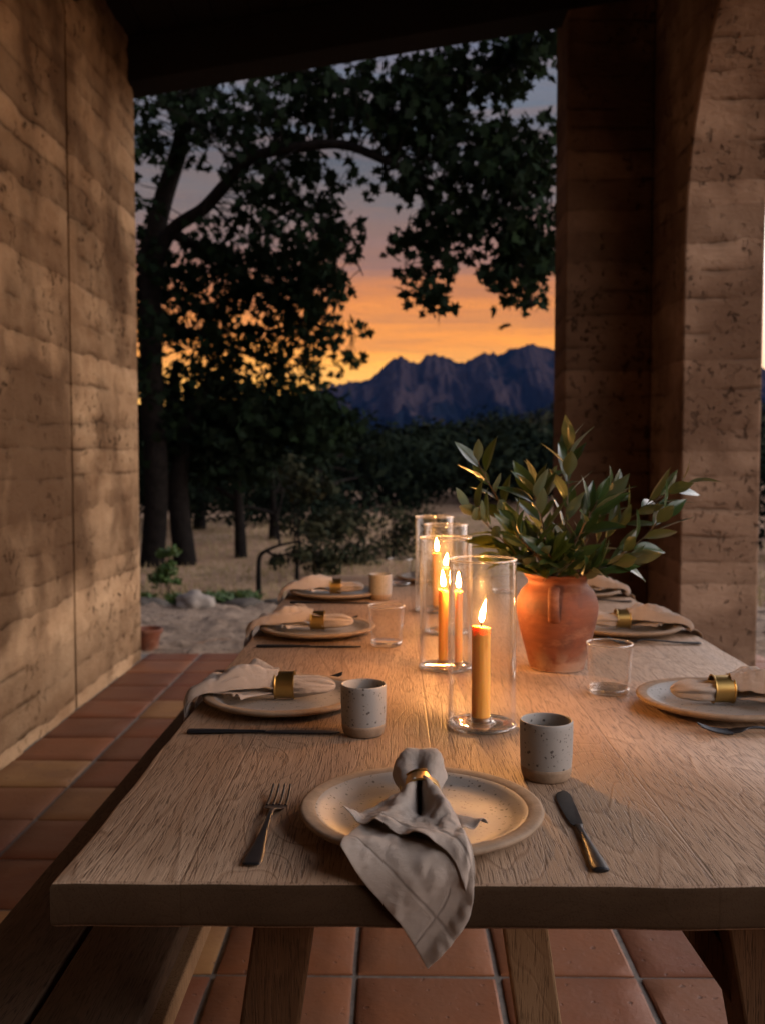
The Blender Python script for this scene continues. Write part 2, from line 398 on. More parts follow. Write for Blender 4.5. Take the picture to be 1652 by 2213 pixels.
def m_leaf(name, c1, c2, back, rough=.4, trans=.25, spec=.5, tcol=(.3, .3, .03)):
    m, t = mat(name)
    rn = t.add('ShaderNodeAttribute', attribute_name='tint').outputs['Fac']
    col = t.mix(rn, c1, c2)
    gm = t.add('ShaderNodeNewGeometry'); col = t.mix(gm.outputs['Backfacing'], col, back)
    p = t.add('ShaderNodeBsdfPrincipled', inp={'Base Color': col, 'Roughness': rough, 'Specular IOR Level': spec})
    if trans > 0:
        tl = t.add('ShaderNodeBsdfTranslucent', inp={'Color': t.mix(.5, col, tcol)})
        mx = t.add('ShaderNodeMixShader', inp={0: trans}); t.l.new(p.outputs[0], mx.inputs[1]); t.l.new(tl.outputs[0], mx.inputs[2])
        t.l.new(mx.outputs[0], t.out.inputs[0])
    else: t.l.new(p.outputs[0], t.out.inputs[0])
    return m
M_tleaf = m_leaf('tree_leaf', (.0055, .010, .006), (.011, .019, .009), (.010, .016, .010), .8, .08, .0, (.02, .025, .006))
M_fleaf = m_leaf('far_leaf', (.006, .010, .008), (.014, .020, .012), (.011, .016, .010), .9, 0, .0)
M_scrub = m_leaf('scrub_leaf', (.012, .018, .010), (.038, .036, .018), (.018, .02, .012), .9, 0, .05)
M_gleaf = m_leaf('garden_leaf', (.03, .065, .02), (.07, .12, .035), (.06, .1, .04), .6, .15, .2)
M_bay = m_leaf('bay_leaf', (.013, .036, .012), (.034, .068, .020), (.085, .11, .065), .28, .10, .55)
M_bark = simple('bark', (.006, .0052, .005), (.016, .0135, .012), 14, .95, .8, .02)
M_twig = simple('twig', (.09, .055, .03), (.15, .1, .05), 60, .8, .4, .001)
def m_mtn():
    m, t = mat('mountain_rock'); o = t.obj
    at = t.add('ShaderNodeAttribute', attribute_name='rock').outputs['Fac']
    n = t.noise(t.map(o, scale=(1, 1, .6)), .012, 7, .62); n2 = t.noise(t.map(o, scale=(1, .4, .25)), .03, 6, .65)
    rock = t.mix(n2, (.022, .017, .019), (.095, .062, .060))
    veg = t.mix(n, (.005, .008, .013), (.012, .015, .020))
    f = t.math('ADD', at, t.math('MULTIPLY', t.math('SUBTRACT', n, .5), 2.0))
    col = t.mix(t.ramp(f, [(.42, 0.0), (.62, 1.0)]), veg, rock)
    principled(t, Base_Color=col, Roughness=1.0, Specular_IOR_Level=0.0, Normal=t.bump(t.math('ADD', n2, n), 1.0, 40.0)); return m
M_mtn = m_mtn()
M_hill = simple('hill_ground', (.035, .035, .022), (.075, .06, .035), .15, 1.0, .5, .3)

M_pier_shade = m_earth('rammed_earth_shaded', (.13, .075, .045), (.05, .028, .017), (.20, .125, .08))  # earth darkened for the pier, so the porch shade is in its colour
# ------------------------------------------------------------------ floor, ground
XL = [-1.515, -1.185, -.80, -.415, -.087, .24, .562, .89, 1.22, 1.55, 1.90, 2.25]
YL = [2.128-.313*k for k in range(12, 0, -1)]+[2.128+.313*k for k in range(0, 11)]+[5.58, 5.80]
rnd = random.Random(4)
bm = bmesh.new(); lay = bm.verts.layers.float.new('tint')
for i in range(len(XL)-1):
    for j in range(len(YL)-1):
        g = .0075
        x0, x1, y0, y1 = XL[i]+g, XL[i+1]-g, YL[j]+g, YL[j+1]-g
        if x1-x0 < .05 or y1-y0 < .05: continue
        tt = rnd.random(); tt = tt*.86 if (rnd.random() < .80 or x0 > -.5) else .90+.10*rnd.random()
        n = 7; zc = rnd.uniform(-.0012, .0012)
        tx = rnd.uniform(-.003, .003); ty = rnd.uniform(-.003, .003); grid = []
        for a in range(n):
            row = []
            for b in range(n):
                u, v = a/(n-1), b/(n-1)
                # pillowed, hand-made edges
                eu = min(u, 1-u); ev = min(v, 1-v); ed = min(eu, ev)
                zz = zc+tx*(u-.5)+ty*(v-.5) + (0 if ed > .01 else -.004)
                jx = .0022*nz(x0*9+u*4, y0*9+v*4, 1.3); jy = .0022*nz(x0*9+u*4, y0*9+v*4, 7.7)
                uu = [0, .02, .2, .5, .8, .98, 1][a]; vv = [0, .02, .2, .5, .8, .98, 1][b]
                p = bm.verts.new((x0+(x1-x0)*uu+jx, y0+(y1-y0)*vv+jy, zz)); p[lay] = tt; row.append(p)
            grid.append(row)
        for a in range(n-1):
            for b in range(n-1): bm.faces.new((grid[a][b], grid[a+1][b], grid[a+1][b+1], grid[a][b+1]))
        ring = [grid[a][0] for a in range(n)]+[grid[n-1][b] for b in range(1, n)]+[grid[a][n-1] for a in range(n-2, -1, -1)]+[grid[0][b] for b in range(n-2, 0, -1)]
        low = []
        for p in ring:
            q = bm.verts.new((p.co.x, p.co.y, -.02)); q[lay] = tt; low.append(q)
        for k in range(len(ring)):
            k2 = (k+1) % len(ring); bm.faces.new((ring[k], low[k], low[k2], ring[k2]))
fl = bmobj('floor', bm, M_tile, None, True, 35); tag(fl, 'square terracotta tiles paving the porch', kind='structure')
# the bed fills the joints almost to the tile tops and steps down to the ground at the porch edge
v, f = box_v(-1.75, 2.25, -1.7, 5.80, -.25, -.008)
gr = obj('floor_bed', v, f, M_grout); tag(gr, 'grey mortar bed between the terracotta tiles', kind='structure')

def ground_z(x, y):
    z = -.10+.05*nz(x*.25, y*.25)+.02*nz(x*1.1, y*1.1, 3)
    if y > 30: z += (y-30)*.004
    return z
ys = list(np.arange(-12, 5.6, 1.2))+list(np.arange(5.6, 14, .14))+list(np.arange(14, 40, .8))+list(np.geomspace(40, 3200, 24))
xs = sorted(set([round(q, 3) for q in list(np.arange(-8, 8, .2))+list(np.geomspace(8, 4000, 28))+[-q for q in np.geomspace(8, 4000, 28)]]))
v = []; f = []
for y in ys:
    for x in xs:
        z = ground_z(x, y)
        if -2 < x < 2.4 and y < 5.8: z = -.22
        if 5.6 < y < 9 and abs(x) < 8: z += .03*nz(x*4.5, y*4.5, 5)+.02*nz(x*11, y*11, 8)
        v.append((x, y, z))
nx = len(xs)
for j in range(len(ys)-1):
    for i in range(nx-1): f.append((j*nx+i, j*nx+i+1, (j+1)*nx+i+1, (j+1)*nx+i))
tag(obj('ground', v, f, M_ground, None, True), 'dry brown open field beyond the porch', kind='structure')
# raked gravel strip between the porch and the planting bed
v = []; f = []; NXg, NYg = 300, 90
for j in range(NYg):
    for i in range(NXg):
        x = -6+12*i/(NXg-1); y = 5.81+2.35*j/(NYg-1)+.12*nz(x*1.5)*(j/(NYg-1))
        z = -.06+.03*nz(x*4.2, y*5, 2)+.045*abs(nz(x*8, y*9, 9))+.02*nz(x*17, y*17, 9)
        e = min(i, NXg-1-i, NYg-1-j)/3
        v.append((x, y, z-.12*max(0, 1-e)))
for j in range(NYg-1):
    for i in range(NXg-1): f.append((j*NXg+i, j*NXg+i+1, (j+1)*NXg+i+1, (j+1)*NXg+i))
tag(obj('gravel_path', v, f, M_gravel, None, True), 'lumpy gravel strip running past the tiled porch', kind='structure')

# ------------------------------------------------------------------ left wall
def relief(y, z):
    q = (z+.055*nz(y*.8, z*.5, 2)+.014*nz(y*6, z*3, 2)+.10*nz(0, z*1.9, 8))*6.4; k = math.floor(q); fr = q-k
    a = .012*nz(k*3.7, y*1.7)+.0035*math.sin(fr*math.pi)**.3+.005*fr*(.3+nz(y*1.3, k*2.1))
    a += .0080*nz(y*5, z*14, 3)+.0070*nz(y*18, z*34, 6)+.0035*nz(y*46, z*46, 16)
    c = nz(y*13, z*13, 11)
    if c > .34 and nz(y*2.2, z*2.2, 4) > 0: a -= .012*(c-.34)/.3
    return a
def wall_panel(y0, y1, z0, z1, x0, back, dy=.02):
    ny = int((y1-y0)/dy); nzv = int((z1-z0)/dy); v = []; f = []
    for j in range(nzv+1):
        for i in range(ny+1):
            y = y0+(y1-y0)*i/ny; z = z0+(z1-z0)*j/nzv
            e = min(i, ny-i)*dy
            k_ = sst(0, .05, e); v.append((x0+relief(y, z)*k_-.003*(1-k_), y, z))
    for j in range(nzv):
        for i in range(ny):
            a = j*(ny+1)+i; f.append((a, a+1, a+ny+2, a+ny+1))
    o = len(v)
    ring = [i for i in range(ny+1)]+[(j)*(ny+1)+ny for j in range(1, nzv+1)]+[nzv*(ny+1)+i for i in range(ny-1, -1, -1)]+[j*(ny+1) for j in range(nzv-1, 0, -1)]
    for k in ring: v.append((back, v[k][1], v[k][2]))
    m_ = len(ring)
    for k in range(m_): f.append((ring[k], o+k, o+(k+1) % m_, ring[(k+1) % m_]))
    f.append(tuple(o+k for k in range(m_)))
    return v, f
parts = [wall_panel(4.503, 5.66, -.1, 3.62, -1.52, -1.98), wall_panel(-1.2, 4.474, -.1, 3.62, -1.52, -1.98, .024), box_v(-1.97, -1.72, 4.465, 4.512, -.1, 3.6)]
v, f = join(parts)
lw = obj('earth_wall', v, f, M_wall, None, True, 50)
tag(lw, 'tall layered rammed earth wall with a vertical joint, left of the long table', 'wall')

# ------------------------------------------------------------------ right wall with arches
def arch_wall(x0, x1, ya, yb, ztop, arches, spring):
    pts = [(ya, -.1)]
    for (a, b) in arches:
        r = (b-a)/2; c = (a+b)/2; pts += [(a, -.1), (a, spring)]
        for k in range(1, 40): an = math.pi-math.pi*k/40; pts.append((c+r*math.cos(an), spring+r*math.sin(an)))
        pts += [(b, spring), (b, -.1)]
    pts += [(yb, -.1), (yb, ztop), (ya, ztop)]
    bm = bmesh.new(); vs = [bm.verts.new((x0, p[0], p[1])) for p in pts]; fc = bm.faces.new(vs)
    r = bmesh.ops.extrude_face_region(bm, geom=[fc]); bmesh.ops.translate(bm, vec=(x1-x0, 0, 0), verts=[q for q in r['geom'] if isinstance(q, bmesh.types.BMVert)])
    bmesh.ops.recalc_face_normals(bm, faces=bm.faces[:])
    bmesh.ops.triangulate(bm, faces=[q for q in bm.faces if len(q.verts) > 4])
    return bm
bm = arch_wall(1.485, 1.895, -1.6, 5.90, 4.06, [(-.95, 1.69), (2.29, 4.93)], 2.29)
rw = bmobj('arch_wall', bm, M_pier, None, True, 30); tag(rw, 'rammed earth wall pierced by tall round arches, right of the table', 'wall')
bevel(rw, .012, 2)
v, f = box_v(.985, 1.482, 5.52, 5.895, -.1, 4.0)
pr = bevel(obj('earth_pier', v, f, M_pier_shade), .012, 2); tag(pr, 'rammed earth pier with its shade painted in, closing the porch corner behind the leafy pot', 'pier')

v, f = box_v(-1.98, 1.895, -2.1, -1.62, -.1, 4.2)  # unseen back wall, added to keep out light from behind the camera
tag(obj('blocker_wall', v, f, M_pier), 'unseen earth wall added behind the camera to block light from the back', 'wall')
v, f = box_v(-1.98, -1.53, -1.618, -1.205, -.1, 3.62); tag(obj('wall_return', v, f, M_wall), 'short rammed earth return between the long left wall and the added light-blocking wall', 'wall')

# ------------------------------------------------------------------ ceiling
SL = .158
def zc(x): return 3.33+SL*(x+1.578)
def sloped(x0, x1, y0, y1, h0, h1):
    v = []
    for dz in (h0, h1):
        for y in (y0, y1):
            for x in (x0, x1): v.append((x, y, zc(x)+dz))
    return v, [(0, 2, 3, 1), (4, 5, 7, 6), (0, 1, 5, 4), (2, 6, 7, 3), (0, 4, 6, 2), (1, 3, 7, 5)]
parts = []
x = -2.2; k = 0
while x < 2.3:
    parts.append(sloped(x, x+.195, -2.3, 6.25, .26, .285)); x += .2
parts.append(sloped(-2.2, 2.3, -2.3, 6.25, .288, .34))
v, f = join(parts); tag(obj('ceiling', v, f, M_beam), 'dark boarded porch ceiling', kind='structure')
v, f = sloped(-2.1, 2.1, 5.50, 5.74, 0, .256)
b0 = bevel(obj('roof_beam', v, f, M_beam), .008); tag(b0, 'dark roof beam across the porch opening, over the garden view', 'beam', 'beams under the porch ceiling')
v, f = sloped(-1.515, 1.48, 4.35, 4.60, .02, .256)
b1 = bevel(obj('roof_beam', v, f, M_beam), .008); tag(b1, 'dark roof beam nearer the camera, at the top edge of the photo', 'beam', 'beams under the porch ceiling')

# ------------------------------------------------------------------ table
TX0, TX1, TY0, TY1, TZ = -.341, .738, .923, 3.50, .76
tb = thing('dining_table', 'long pale brushed oak dining table laid for supper with candles down the middle', 'table', (.19, 2.2, 0))
def slab(x0, x1, y0, y1, z0, z1, wob=.002, seed=0):
    nx_, ny_ = 40, 110; v = []; f = []; r = .006
    prof = [(0, z0+r, 0), (r*.4, z0, 0)]
    def P(i, j, top):
        u, w_ = i/nx_, j/ny_; x = x0+(x1-x0)*u; y = y0+(y1-y0)*w_
        if i in (0, nx_): x += wob*nz(y*7, seed, 1)
        if j in (0, ny_): y += wob*nz(x*9, seed, 2)*1.2
        return x, y
    ring = [(i, 0) for i in range(nx_)]+[(nx_, j) for j in range(ny_)]+[(i, ny_) for i in range(nx_, 0, -1)]+[(0, j) for j in range(ny_, 0, -1)]
    cx_, cy_ = (x0+x1)/2, (y0+y1)/2; loops = []
    for ins, z in [(.005, z0), (.001, z0+.003), (0, z0+.007), (0, z1-.006), (.0018, z1-.002), (.005, z1)]:
        L = []
        for (i, j) in ring:
            x, y = P(i, j, 1)
            sx = -1 if i == nx_ else (1 if i == 0 else 0); sy = -1 if j == ny_ else (1 if j == 0 else 0)
            L.append(len(v)); v.append((x+sx*ins, y+sy*ins, z+.0006*nz(x*20, y*20, z*9)))
        loops.append(L)
    n = len(ring)
    for a in range(len(loops)-1):
        for k in range(n):
            k2 = (k+1) % n; f.append((loops[a][k], loops[a][k2], loops[a+1][k2], loops[a+1][k]))
    f.append(tuple(loops[-1])); f.append(tuple(loops[0][::-1]))
    return v, f
off = Vector((.19, 2.2, 0))
def local(v, o=off): return [tuple(Vector(p)-o) for p in v]
v, f = slab(TX0, TX1, TY0, TY1, TZ-.047, TZ, .0042)
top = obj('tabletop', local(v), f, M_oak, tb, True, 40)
def beam(p0, p1, w_, d_, taper=1.0):
    # a squared timber from p0 (top) to p1 (foot), width along x, depth along y
    v = []; 
    for (p, s) in ((p1, taper), (p0, 1.0)):
        for y in (-d_/2, d_/2):
            for x in (-w_*s/2, w_*s/2): v.append((p[0]+x, p[1]+y, p[2]))
    return v, [(0, 2, 3, 1), (4, 5, 7, 6), (0, 1, 5, 4), (2, 6, 7, 3), (0, 4, 6, 2), (1, 3, 7, 5)]
def tleg(name, p0, p1, w_, d_, m, par=tb, o=off, tp=1.0):
    v, f = beam(p0, p1, w_, d_, tp); return bevel(obj(name, local(v, o), f, m, par), .004)
for (y0, sgn) in ((1.15, 1), (3.22, -1)):
    tleg('leg', (-.118, y0, .713), (-.222, y0-.02*sgn, 0), .072, .085, M_oakd)
    tleg('leg', (.434, y0, .713), (.564, y0-.02*sgn, 0), .105, .085, M_oakd)
v, f = beam((.300, 1.17, .713), (.455, 1.17, .485), .040, .05); bevel(obj('brace', local(v), f, M_oakd, tb), .003)
v, f = beam((.300, 3.2, .713), (.455, 3.2, .485), .040, .05); bevel(obj('brace', local(v), f, M_oakd, tb), .003)
v, f = box_v(-.16, .54, 1.115, 1.185, .668, .712); obj('apron', local(v), f, M_oakd, tb)
v, f = box_v(-.16, .54, 3.185, 3.255, .668, .712); obj('apron', local(v), f, M_oakd, tb)

# the pale middle timber of the near trestle
v, f = beam((.158, 1.33, .713), (.262, 1.30, 0), .062, .055); pl_ = bevel(obj('leg', local(v), f, M_oakl, tb), .004); pl_['label'] = 'paler middle leg leaning right'

# ------------------------------------------------------------------ bench
bo = Vector((-.48, 2.0, 0))
be = thing('bench', 'dark weathered two-plank bench drawn up along the left side of the table', 'bench', tuple(bo))
for (x0, x1) in ((-.625, -.482), (-.474, -.332)):
    v, f = slab(x0, x1, .95, 3.3, .412, .45, .0015, x0); obj('seat_plank', local(v, bo), f, M_bench, be, True, 40)
v, f = box_v(-.345, -.3145, 1.0, 3.25, .372, .4095); bevel(obj('seat_rail', local(v, bo), f, M_oakl, be), .003)  # paler wood stands in for light falling on this inner edge
v, f = box_v(-.61, -.58, 1.0, 3.25, .372, .4095); bevel(obj('seat_rail', local(v, bo), f, M_bench, be), .003)
for y in (1.05, 3.1):
    for s_ in (-1, 1): tleg('leg', (-.478+s_*.085, y, .41), (-.478+s_*.13, y, 0), .05, .06, M_bench, be, bo)

# ------------------------------------------------------------------ tableware makers
def make_plate():
    t_ = thing('plate', 'x', 'plate')
    R0 = .1415
    clay = [(.001, .004), (.070, .004), (.075, .001), (.082, .001), (.086, .004), (.112, .0065), (.132, .0115), (.1395, .0155), (R0, .0185), (.1405, .0212), (.137, .0222), (.130, .0219), (.1245, .0207), (.1225, .0195)]
    v, f = lathe(clay, 96)
    v = [(x*(1+.006*nz(x*5, y*5)), y*(1+.006*nz(x*5, y*5)), z+.0006*nz(x*20, y*20, 4)) for x, y, z in v]
    obj('rim', v, f, M_clay, t_, True, 60)
    gl = [(.001, .0075), (.07, .0075), (.09, .0078), (.100, .0088), (.1085, .0125), (.116, .0172), (.1215, .0198), (.1235, .0202)]
    v, f = lathe(gl, 96); v = [(x, y, z+.0004*nz(x*25, y*25, 2)) for x, y, z in v]
    obj('glazed_well', v, f, M_glaze, t_, True)
    return t_
def make_mug():
    t_ = thing('mug', 'x', 'cup')
    outer = [(.0335, .0175), (.0345, .030), (.0350, .050), (.0352, .070), (.0351, .0765), (.0343, .0785), (.0330, .0785), (.0322, .0765), (.0318, .060), (.0312, .030), (.029, .010), (.020, .0062), (.0005, .006)]
    v, f = lathe(outer, 72); v = [(x*(1+.008*nz(z*60, 1)), y*(1+.008*nz(z*60, 1)), z) for x, y, z in v]
    obj('glazed_body', v, f, M_glaze, t_, True)
    v, f = lathe([(.0005, .0025), (.026, .002), (.029, .0005), (.0305, .002), (.0325, .008), (.0338, .0135), (.0340, .0178), (.0333, .0182)], 72); obj('clay_foot', v, f, M_clay, t_, True)
    return t_
def make_tumbler(k=1.0):
    t_ = thing('tumbler', 'x', 'drinking glass')
    obj('glass_wall', *lathe([(.0360, .0118), (.0365, .014), (.0398, .06), (.0415, .0895), (.0411, .0915), (.0402, .0918), (.0396, .0895), (.0378, .06), (.0345, .0145), (.0340, .0118)], 72), M_glass, t_, True)
    obj('glass_foot', *lathe([(.0005, .0006), (.033, .0006), (.0352, .003), (.0364, .0115), (.0340, .0122), (.0325, .0112), (.025, .0102), (.0005, .010)], 72), M_glassb, t_, True)
    L = [(.0408+.0013*math.cos(q), .0917+.0012*math.sin(q)) for q in [2*math.pi*k/10 for k in range(11)]]
    obj('lip', *lathe(L, 72), M_lip, t_, True)
    return t_
def make_ring():
    pr_ = []
    # section walked round: outer flange, barrel, flange, inner
    pts = [(.0222, -.017), (.0245, -.0172), (.0249, -.0163), (.0245, -.0150), (.0233, -.0143), (.0233, .0143), (.0245, .0150), (.0249, .0163), (.0245, .0172), (.0222, .017), (.0219, .010), (.0219, -.010), (.0222, -.017)]
    v, f = lathe(pts, 72)
    v = [(x, z, y) for x, y, z in v]        # axis along y
    f = [q[::-1] for q in f]
    return tag(obj('napkin_ring', v, f, M_brass, None, True, 50), 'x', 'napkin ring')
def make_fork():
    # tines towards +y, handle towards -y, lying on z=0
    t_ = thing('fork', 'x', 'fork')
    def prof(s):
        # s: 0 handle end .. 1 neck; -> width, thickness, z
        pass
    st_ = [(-.108, .0065, .0022, .0030), (-.105, .0098, .0030, .0032), (-.085, .0098, .0034, .0034), (-.055, .0066, .0036, .0046), (-.02, .0040, .0038, .0075), (.015, .0030, .0040, .0105), (.030, .0036, .0036, .0098), (.038, .0080, .0026, .0082), (.044, .0124, .0022, .0066), (.052, .0130, .0020, .0050), (.060, .0130, .0019, .0040)]
    v = []; f = []; P = smoothpath(st_, 4); n = 12
    for (y, w_, th, z) in P:
        for j in range(n):
            a = 2*math.pi*j/n; c, s = math.cos(a), math.sin(a)
            v.append((w_*math.copysign(abs(c)**.7, c), y, z+th/2*math.copysign(abs(s)**.8, s)+ .06*(w_*c)**2/max(w_, .001)*.2))
    for i in range(len(P)-1):
        for j in range(n): k = (j+1) % n; f.append((i*n+j, (i+1)*n+j, (i+1)*n+k, i*n+k))
    f.append(tuple(range(n))); f.append(tuple((len(P)-1)*n+j for j in range(n))[::-1])
    obj('handle', v, f, M_steel, t_, True, 50)
    tv = []
    for q in range(4):
        x0 = -.0112+q*.00747
        pts = [(x0, .058, .0042), (x0, .070, .0045), (x0*.98, .085, .0070), (x0*.96, .098, .0112), (x0*.94, .107, .0150)]
        a, b = tube(smoothpath(pts, 3), [.0019]*5+[.0018]*4+[.0015]*3+[.0007], 8); tv.append((a, b))
    v, f = join(tv); obj('tines', v, f, M_steel, t_, True, 50)
    return t_
def make_knife():
    # blade towards +y, handle towards -y
    t_ = thing('knife', 'x', 'knife')
    P = smoothpath([(-.122, .0055, .004, 0), (-.119, .0092, .0062, 0), (-.10, .0090, .0068, 0), (-.07, .0068, .0066, 0), (-.035, .0046, .0056, 0), (-.008, .0040, .0046, 0), (.0, .0055, .0036, .0006)], 4); v = []; f = []; n = 12
    for (y, w_, th, x) in P:
        for j in range(n): a = 2*math.pi*j/n; v.append((x+w_*math.cos(a), y, .0034+th/2*math.sin(a)))
    for i in range(len(P)-1):
        for j in range(n): k = (j+1) % n; f.append((i*n+j, (i+1)*n+j, (i+1)*n+k, i*n+k))
    f.append(tuple(range(n))); f.append(tuple((len(P)-1)*n+j for j in range(n))[::-1])
    obj('handle', v, f, M_steel, t_, True, 50)
    # blade outline: straight spine, bellied edge, rounded end
    o_ = [(.0, -.0055, .0055), (.006, -.0082, .0062), (.03, -.0098, .0076), (.06, -.0106, .0086), (.085, -.0104, .0092), (.100, -.0085, .0090), (.110, -.0045, .0072), (.1145, .0010, .0035)]
    v = []; f = []
    for (y, a, b) in o_: v += [(a, y, .0028), (a+.001, y, .0016), ((a+b)/2, y, .0012), (b, y, .0022), (b, y, .0038), ((a+b)/2, y, .0042)]
    for i in range(len(o_)-1):
        for j in range(6): k = (j+1) % 6; f.append((i*6+j, (i+1)*6+j, (i+1)*6+k, i*6+k))
    f.append(tuple(range(6))); f.append(tuple((len(o_)-1)*6+j for j in range(6))[::-1])
    obj('blade', v, f, M_steel, t_, True, 50)
    return t_

# ------------------------------------------------------------------ napkins
def make_napkin(name, label, seed=0, edge=.158, flip=1, scale=1.0, wide=1.0, pull=0.0):
    """Local frame: origin at the plate centre on the table top, diner towards -y. Returns the thing."""
    t_ = thing(name, label, 'napkin'); fat = (seed == 1)
    sd = seed*7.3
    # path of the cloth over plate rim and table edge: p (length) -> (s, z)
    e0 = edge-.030
    if edge > .165: base = [(-.02, .026), (.05, .026), (.10, .0262), (.135, .0258), (.152, .0165), (e0+.008, .0085)]
    else: base = [(-.02, .026), (.05, .026), (.10, .0262), (e0, .0275)]
    zt = base[-1][1]
    arc = [(base[-1][0]+(edge+.004-base[-1][0])*math.sin(a), zt-(.026 if edge < .165 else .012)*(1-math.cos(a))) for a in (R(22), R(45), R(67), R(90))]
    base += arc; base += [(edge+.005, arc[-1][1]-.02), (edge+.004, arc[-1][1]-.05), (edge+.001, arc[-1][1]-.2)]
    sp = smoothpath(base, 6); cum = [0.0]
    for a, b in zip(sp, sp[1:]): cum.append(cum[-1]+float(np.linalg.norm(b-a)))
    cum = np.array(cum)-.02; S = np.array([q[0] for q in sp]); Z = np.array([q[1] for q in sp])
    def onpath(p, h, w_):
        s = float(np.interp(p, cum, S)); z = float(np.interp(p, cum, Z))
        s2 = float(np.interp(p+.004, cum, S)); z2 = float(np.interp(p+.004, cum, Z))
        d_ = Vector((s2-s, z2-z)); d_.normalize(); n_ = Vector((-d_.y, d_.x))
        return (w_*flip, -(s+n_.x*h), z+n_.y*h)
    def poly(pts, n):
        P_ = smoothpath(pts, 10); c = [0]
        for a, b in zip(P_, P_[1:]): c.append(c[-1]+float(np.linalg.norm(b-a)))
        c = np.array(c)/c[-1]; tt = np.linspace(0, 1, n)
        return np.stack([np.interp(tt, c, [q[k] for q in P_]) for k in range(2)], 1)
    def coons(Lf, Rt, Tp, Bt, na, nb):
        L_, R_, T_, B_ = poly(Lf, na), poly(Rt, na), poly(Tp, nb), poly(Bt, nb)
        a = np.linspace(0, 1, na)[:, None, None]; b = np.linspace(0, 1, nb)[None, :, None]
        S1 = (1-b)*L_[:, None]+b*R_[:, None]; S2 = (1-a)*T_[None]+a*B_[None]
        S3 = (1-a)*(1-b)*T_[0]+(1-a)*b*T_[-1]+a*(1-b)*B_[0]+a*b*B_[-1]
        return S1+S2-S3
    W = wide
    hang = 1.0 if edge < .165 else .85
    def sheet(grid, hfun, hemd):
        na, nb = grid.shape[:2]; v = []; f = []; hem = []; uv = []
        for i in range(na):
            for j in range(nb):
                w_, p = grid[i, j]; a, b = i/(na-1), j/(nb-1)
                h = hfun(a, b, w_, p)
                v.append(onpath(p, h, w_)); uv.append((w_*6, p*6))
                hem.append(hemd(a, b))
        for i in range(na-1):
            for j in range(nb-1):
                q = (i*nb+j, i*nb+j+1, (i+1)*nb+j+1, (i+1)*nb+j); f.append(q if flip < 0 else q[::-1])
        return v, f, hem, uv
    k_ = pull
    # --- upper flap
    U = coons([(-.018, .012), (-.036, .026), (-.062, .045), (-.089*W, .068+k_)],
              [(.018, .012), (.030, .045), (.040, .08), (.046, .12), (.049, .165), (.0435, .200)],
              [(-.018, .012), (0, .010), (.018, .012)],
              [(-.089*W, .068+k_), (-.045, .102+k_*.5), (-.010, .132), (.021, .150), (.036, .172), (.0435, .200)], 70, 70)
    def hu(a, b, w_, p):
        g = math.exp(-(a/(.34 if fat else .52))**2)                                   # how strongly gathered
        arch = math.sqrt(max(0, 1-(2*b-1)**2))
        h = (.007+.024*arch)*g + (1-g)*(.0035+.0085*math.sin(math.pi*min(1, b*1.04))**.6)
        cv = .44+.05*a; wd = .07+.15*a
        h -= (.034*math.exp(-(a/.40)**2)+.004*math.exp(-(a/.8)**2))*math.exp(-((b-cv)/wd)**2)
        h += .006*math.exp(-((a-.45)/.25)**2)*(math.exp(-((b-.24)/.10)**2)+.9*math.exp(-((b-.72)/.12)**2))
        if not fat:
            h += .021*math.sin(math.pi*b)**.7*math.exp(-((a-.50)/.34)**2)
            h += .007*math.exp(-((a-.48)/.36)**2)*(abs(math.sin(b*8.5+sd+1.2*nz(a*3, b*3, sd)))**.8-.5)
        h += .0022*math.sin(b*19+sd+2*a)*a*(1-.55*b)
        h += .0060*a*nz(w_*24+sd, p*24, 1)+.0034*abs(nz(w_*52+sd, p*44, 2))*1.4+.0016*nz(w_*120, p*120+sd, 3)
        h += .0035*sst(.72, 1, a)*math.sin(b*23+sd)*(1-b)           # wavy lower edge
        h += .010*sst(.75, 1, a)*math.exp(-(b/.10)**2)              # the left point lifts
        h -= .010*sst(.86, 1, b)*(1-g)                              # rolls under on the right
        return max(h, -.010 if a < .5 else .0016+.0045*sst(.15, .18, p))
    v, f, hem, uv = sheet(U, hu, lambda a, b: 1.0 if .855 < a < .872 else 0.0)
    # --- lower layer hanging over the edge
    tip = (.002, .150+.111*hang)
    Lw = coons([(-.012, .014), (-.050, .058), (-.076, .100), (-.086*W, .146)],
               [(.012, .014), (.036, .08), (.0465, .155), (.0455, .196), (.034, .222), tip],
               [(-.012, .014), (0, .012), (.012, .014)],
               [(-.086*W, .146), (-.060, .176*1), (-.028, .212), tip], 80, 70)
    def hl(a, b, w_, p):
        g = math.exp(-(a/.20)**2)
        h = -.008*g+.0008
        h += (1-g)*(.0035*nz(w_*20+sd, p*20, 5)+.0022*math.sin((w_*.8+p)*75+sd)*sst(.3, .8, a)+.0036*abs(nz(w_*48, p*40+sd, 6))+.0013*nz(w_*120, p*120+sd, 8))
        h += .004*math.sin(math.pi*b)*sst(.4, .9, a)
        h += .008*sst(.80, 1, b)*sst(.35, .7, a)*(1-sst(.9, 1, a)*.7)
        h += .007*sst(.5, 1, a)*math.exp(-(b/.12)**2)
        return h if p < .12 else max(h, .0012+.004*sst(.15, .18, p))
    v2, f2, hem2, uv2 = sheet(Lw, hl, lambda a, b: 1.0 if (.845 < a < .860 or (.80 < b < .818 and a > .72)) else 0.0)
    # --- small corner that peeps out on the right, over the plate
    Rc = coons([(.012, .020), (.030, .055), (.040, .085)], [(.016, .016), (.044, .042), (.072, .066)],
               [(.012, .020), (.014, .018), (.016, .016)], [(.040, .085), (.056, .081), (.072, .066)], 34, 26)
    def hr(a, b, w_, p):
        return -.004+.0065*math.sin(math.pi*b)*a+.004*math.exp(-((b-.95)/.25)**2)*a+.002*nz(w_*60+sd, p*60, 9)+.0035*sst(.8, 1, a)*math.sin(b*9+1)
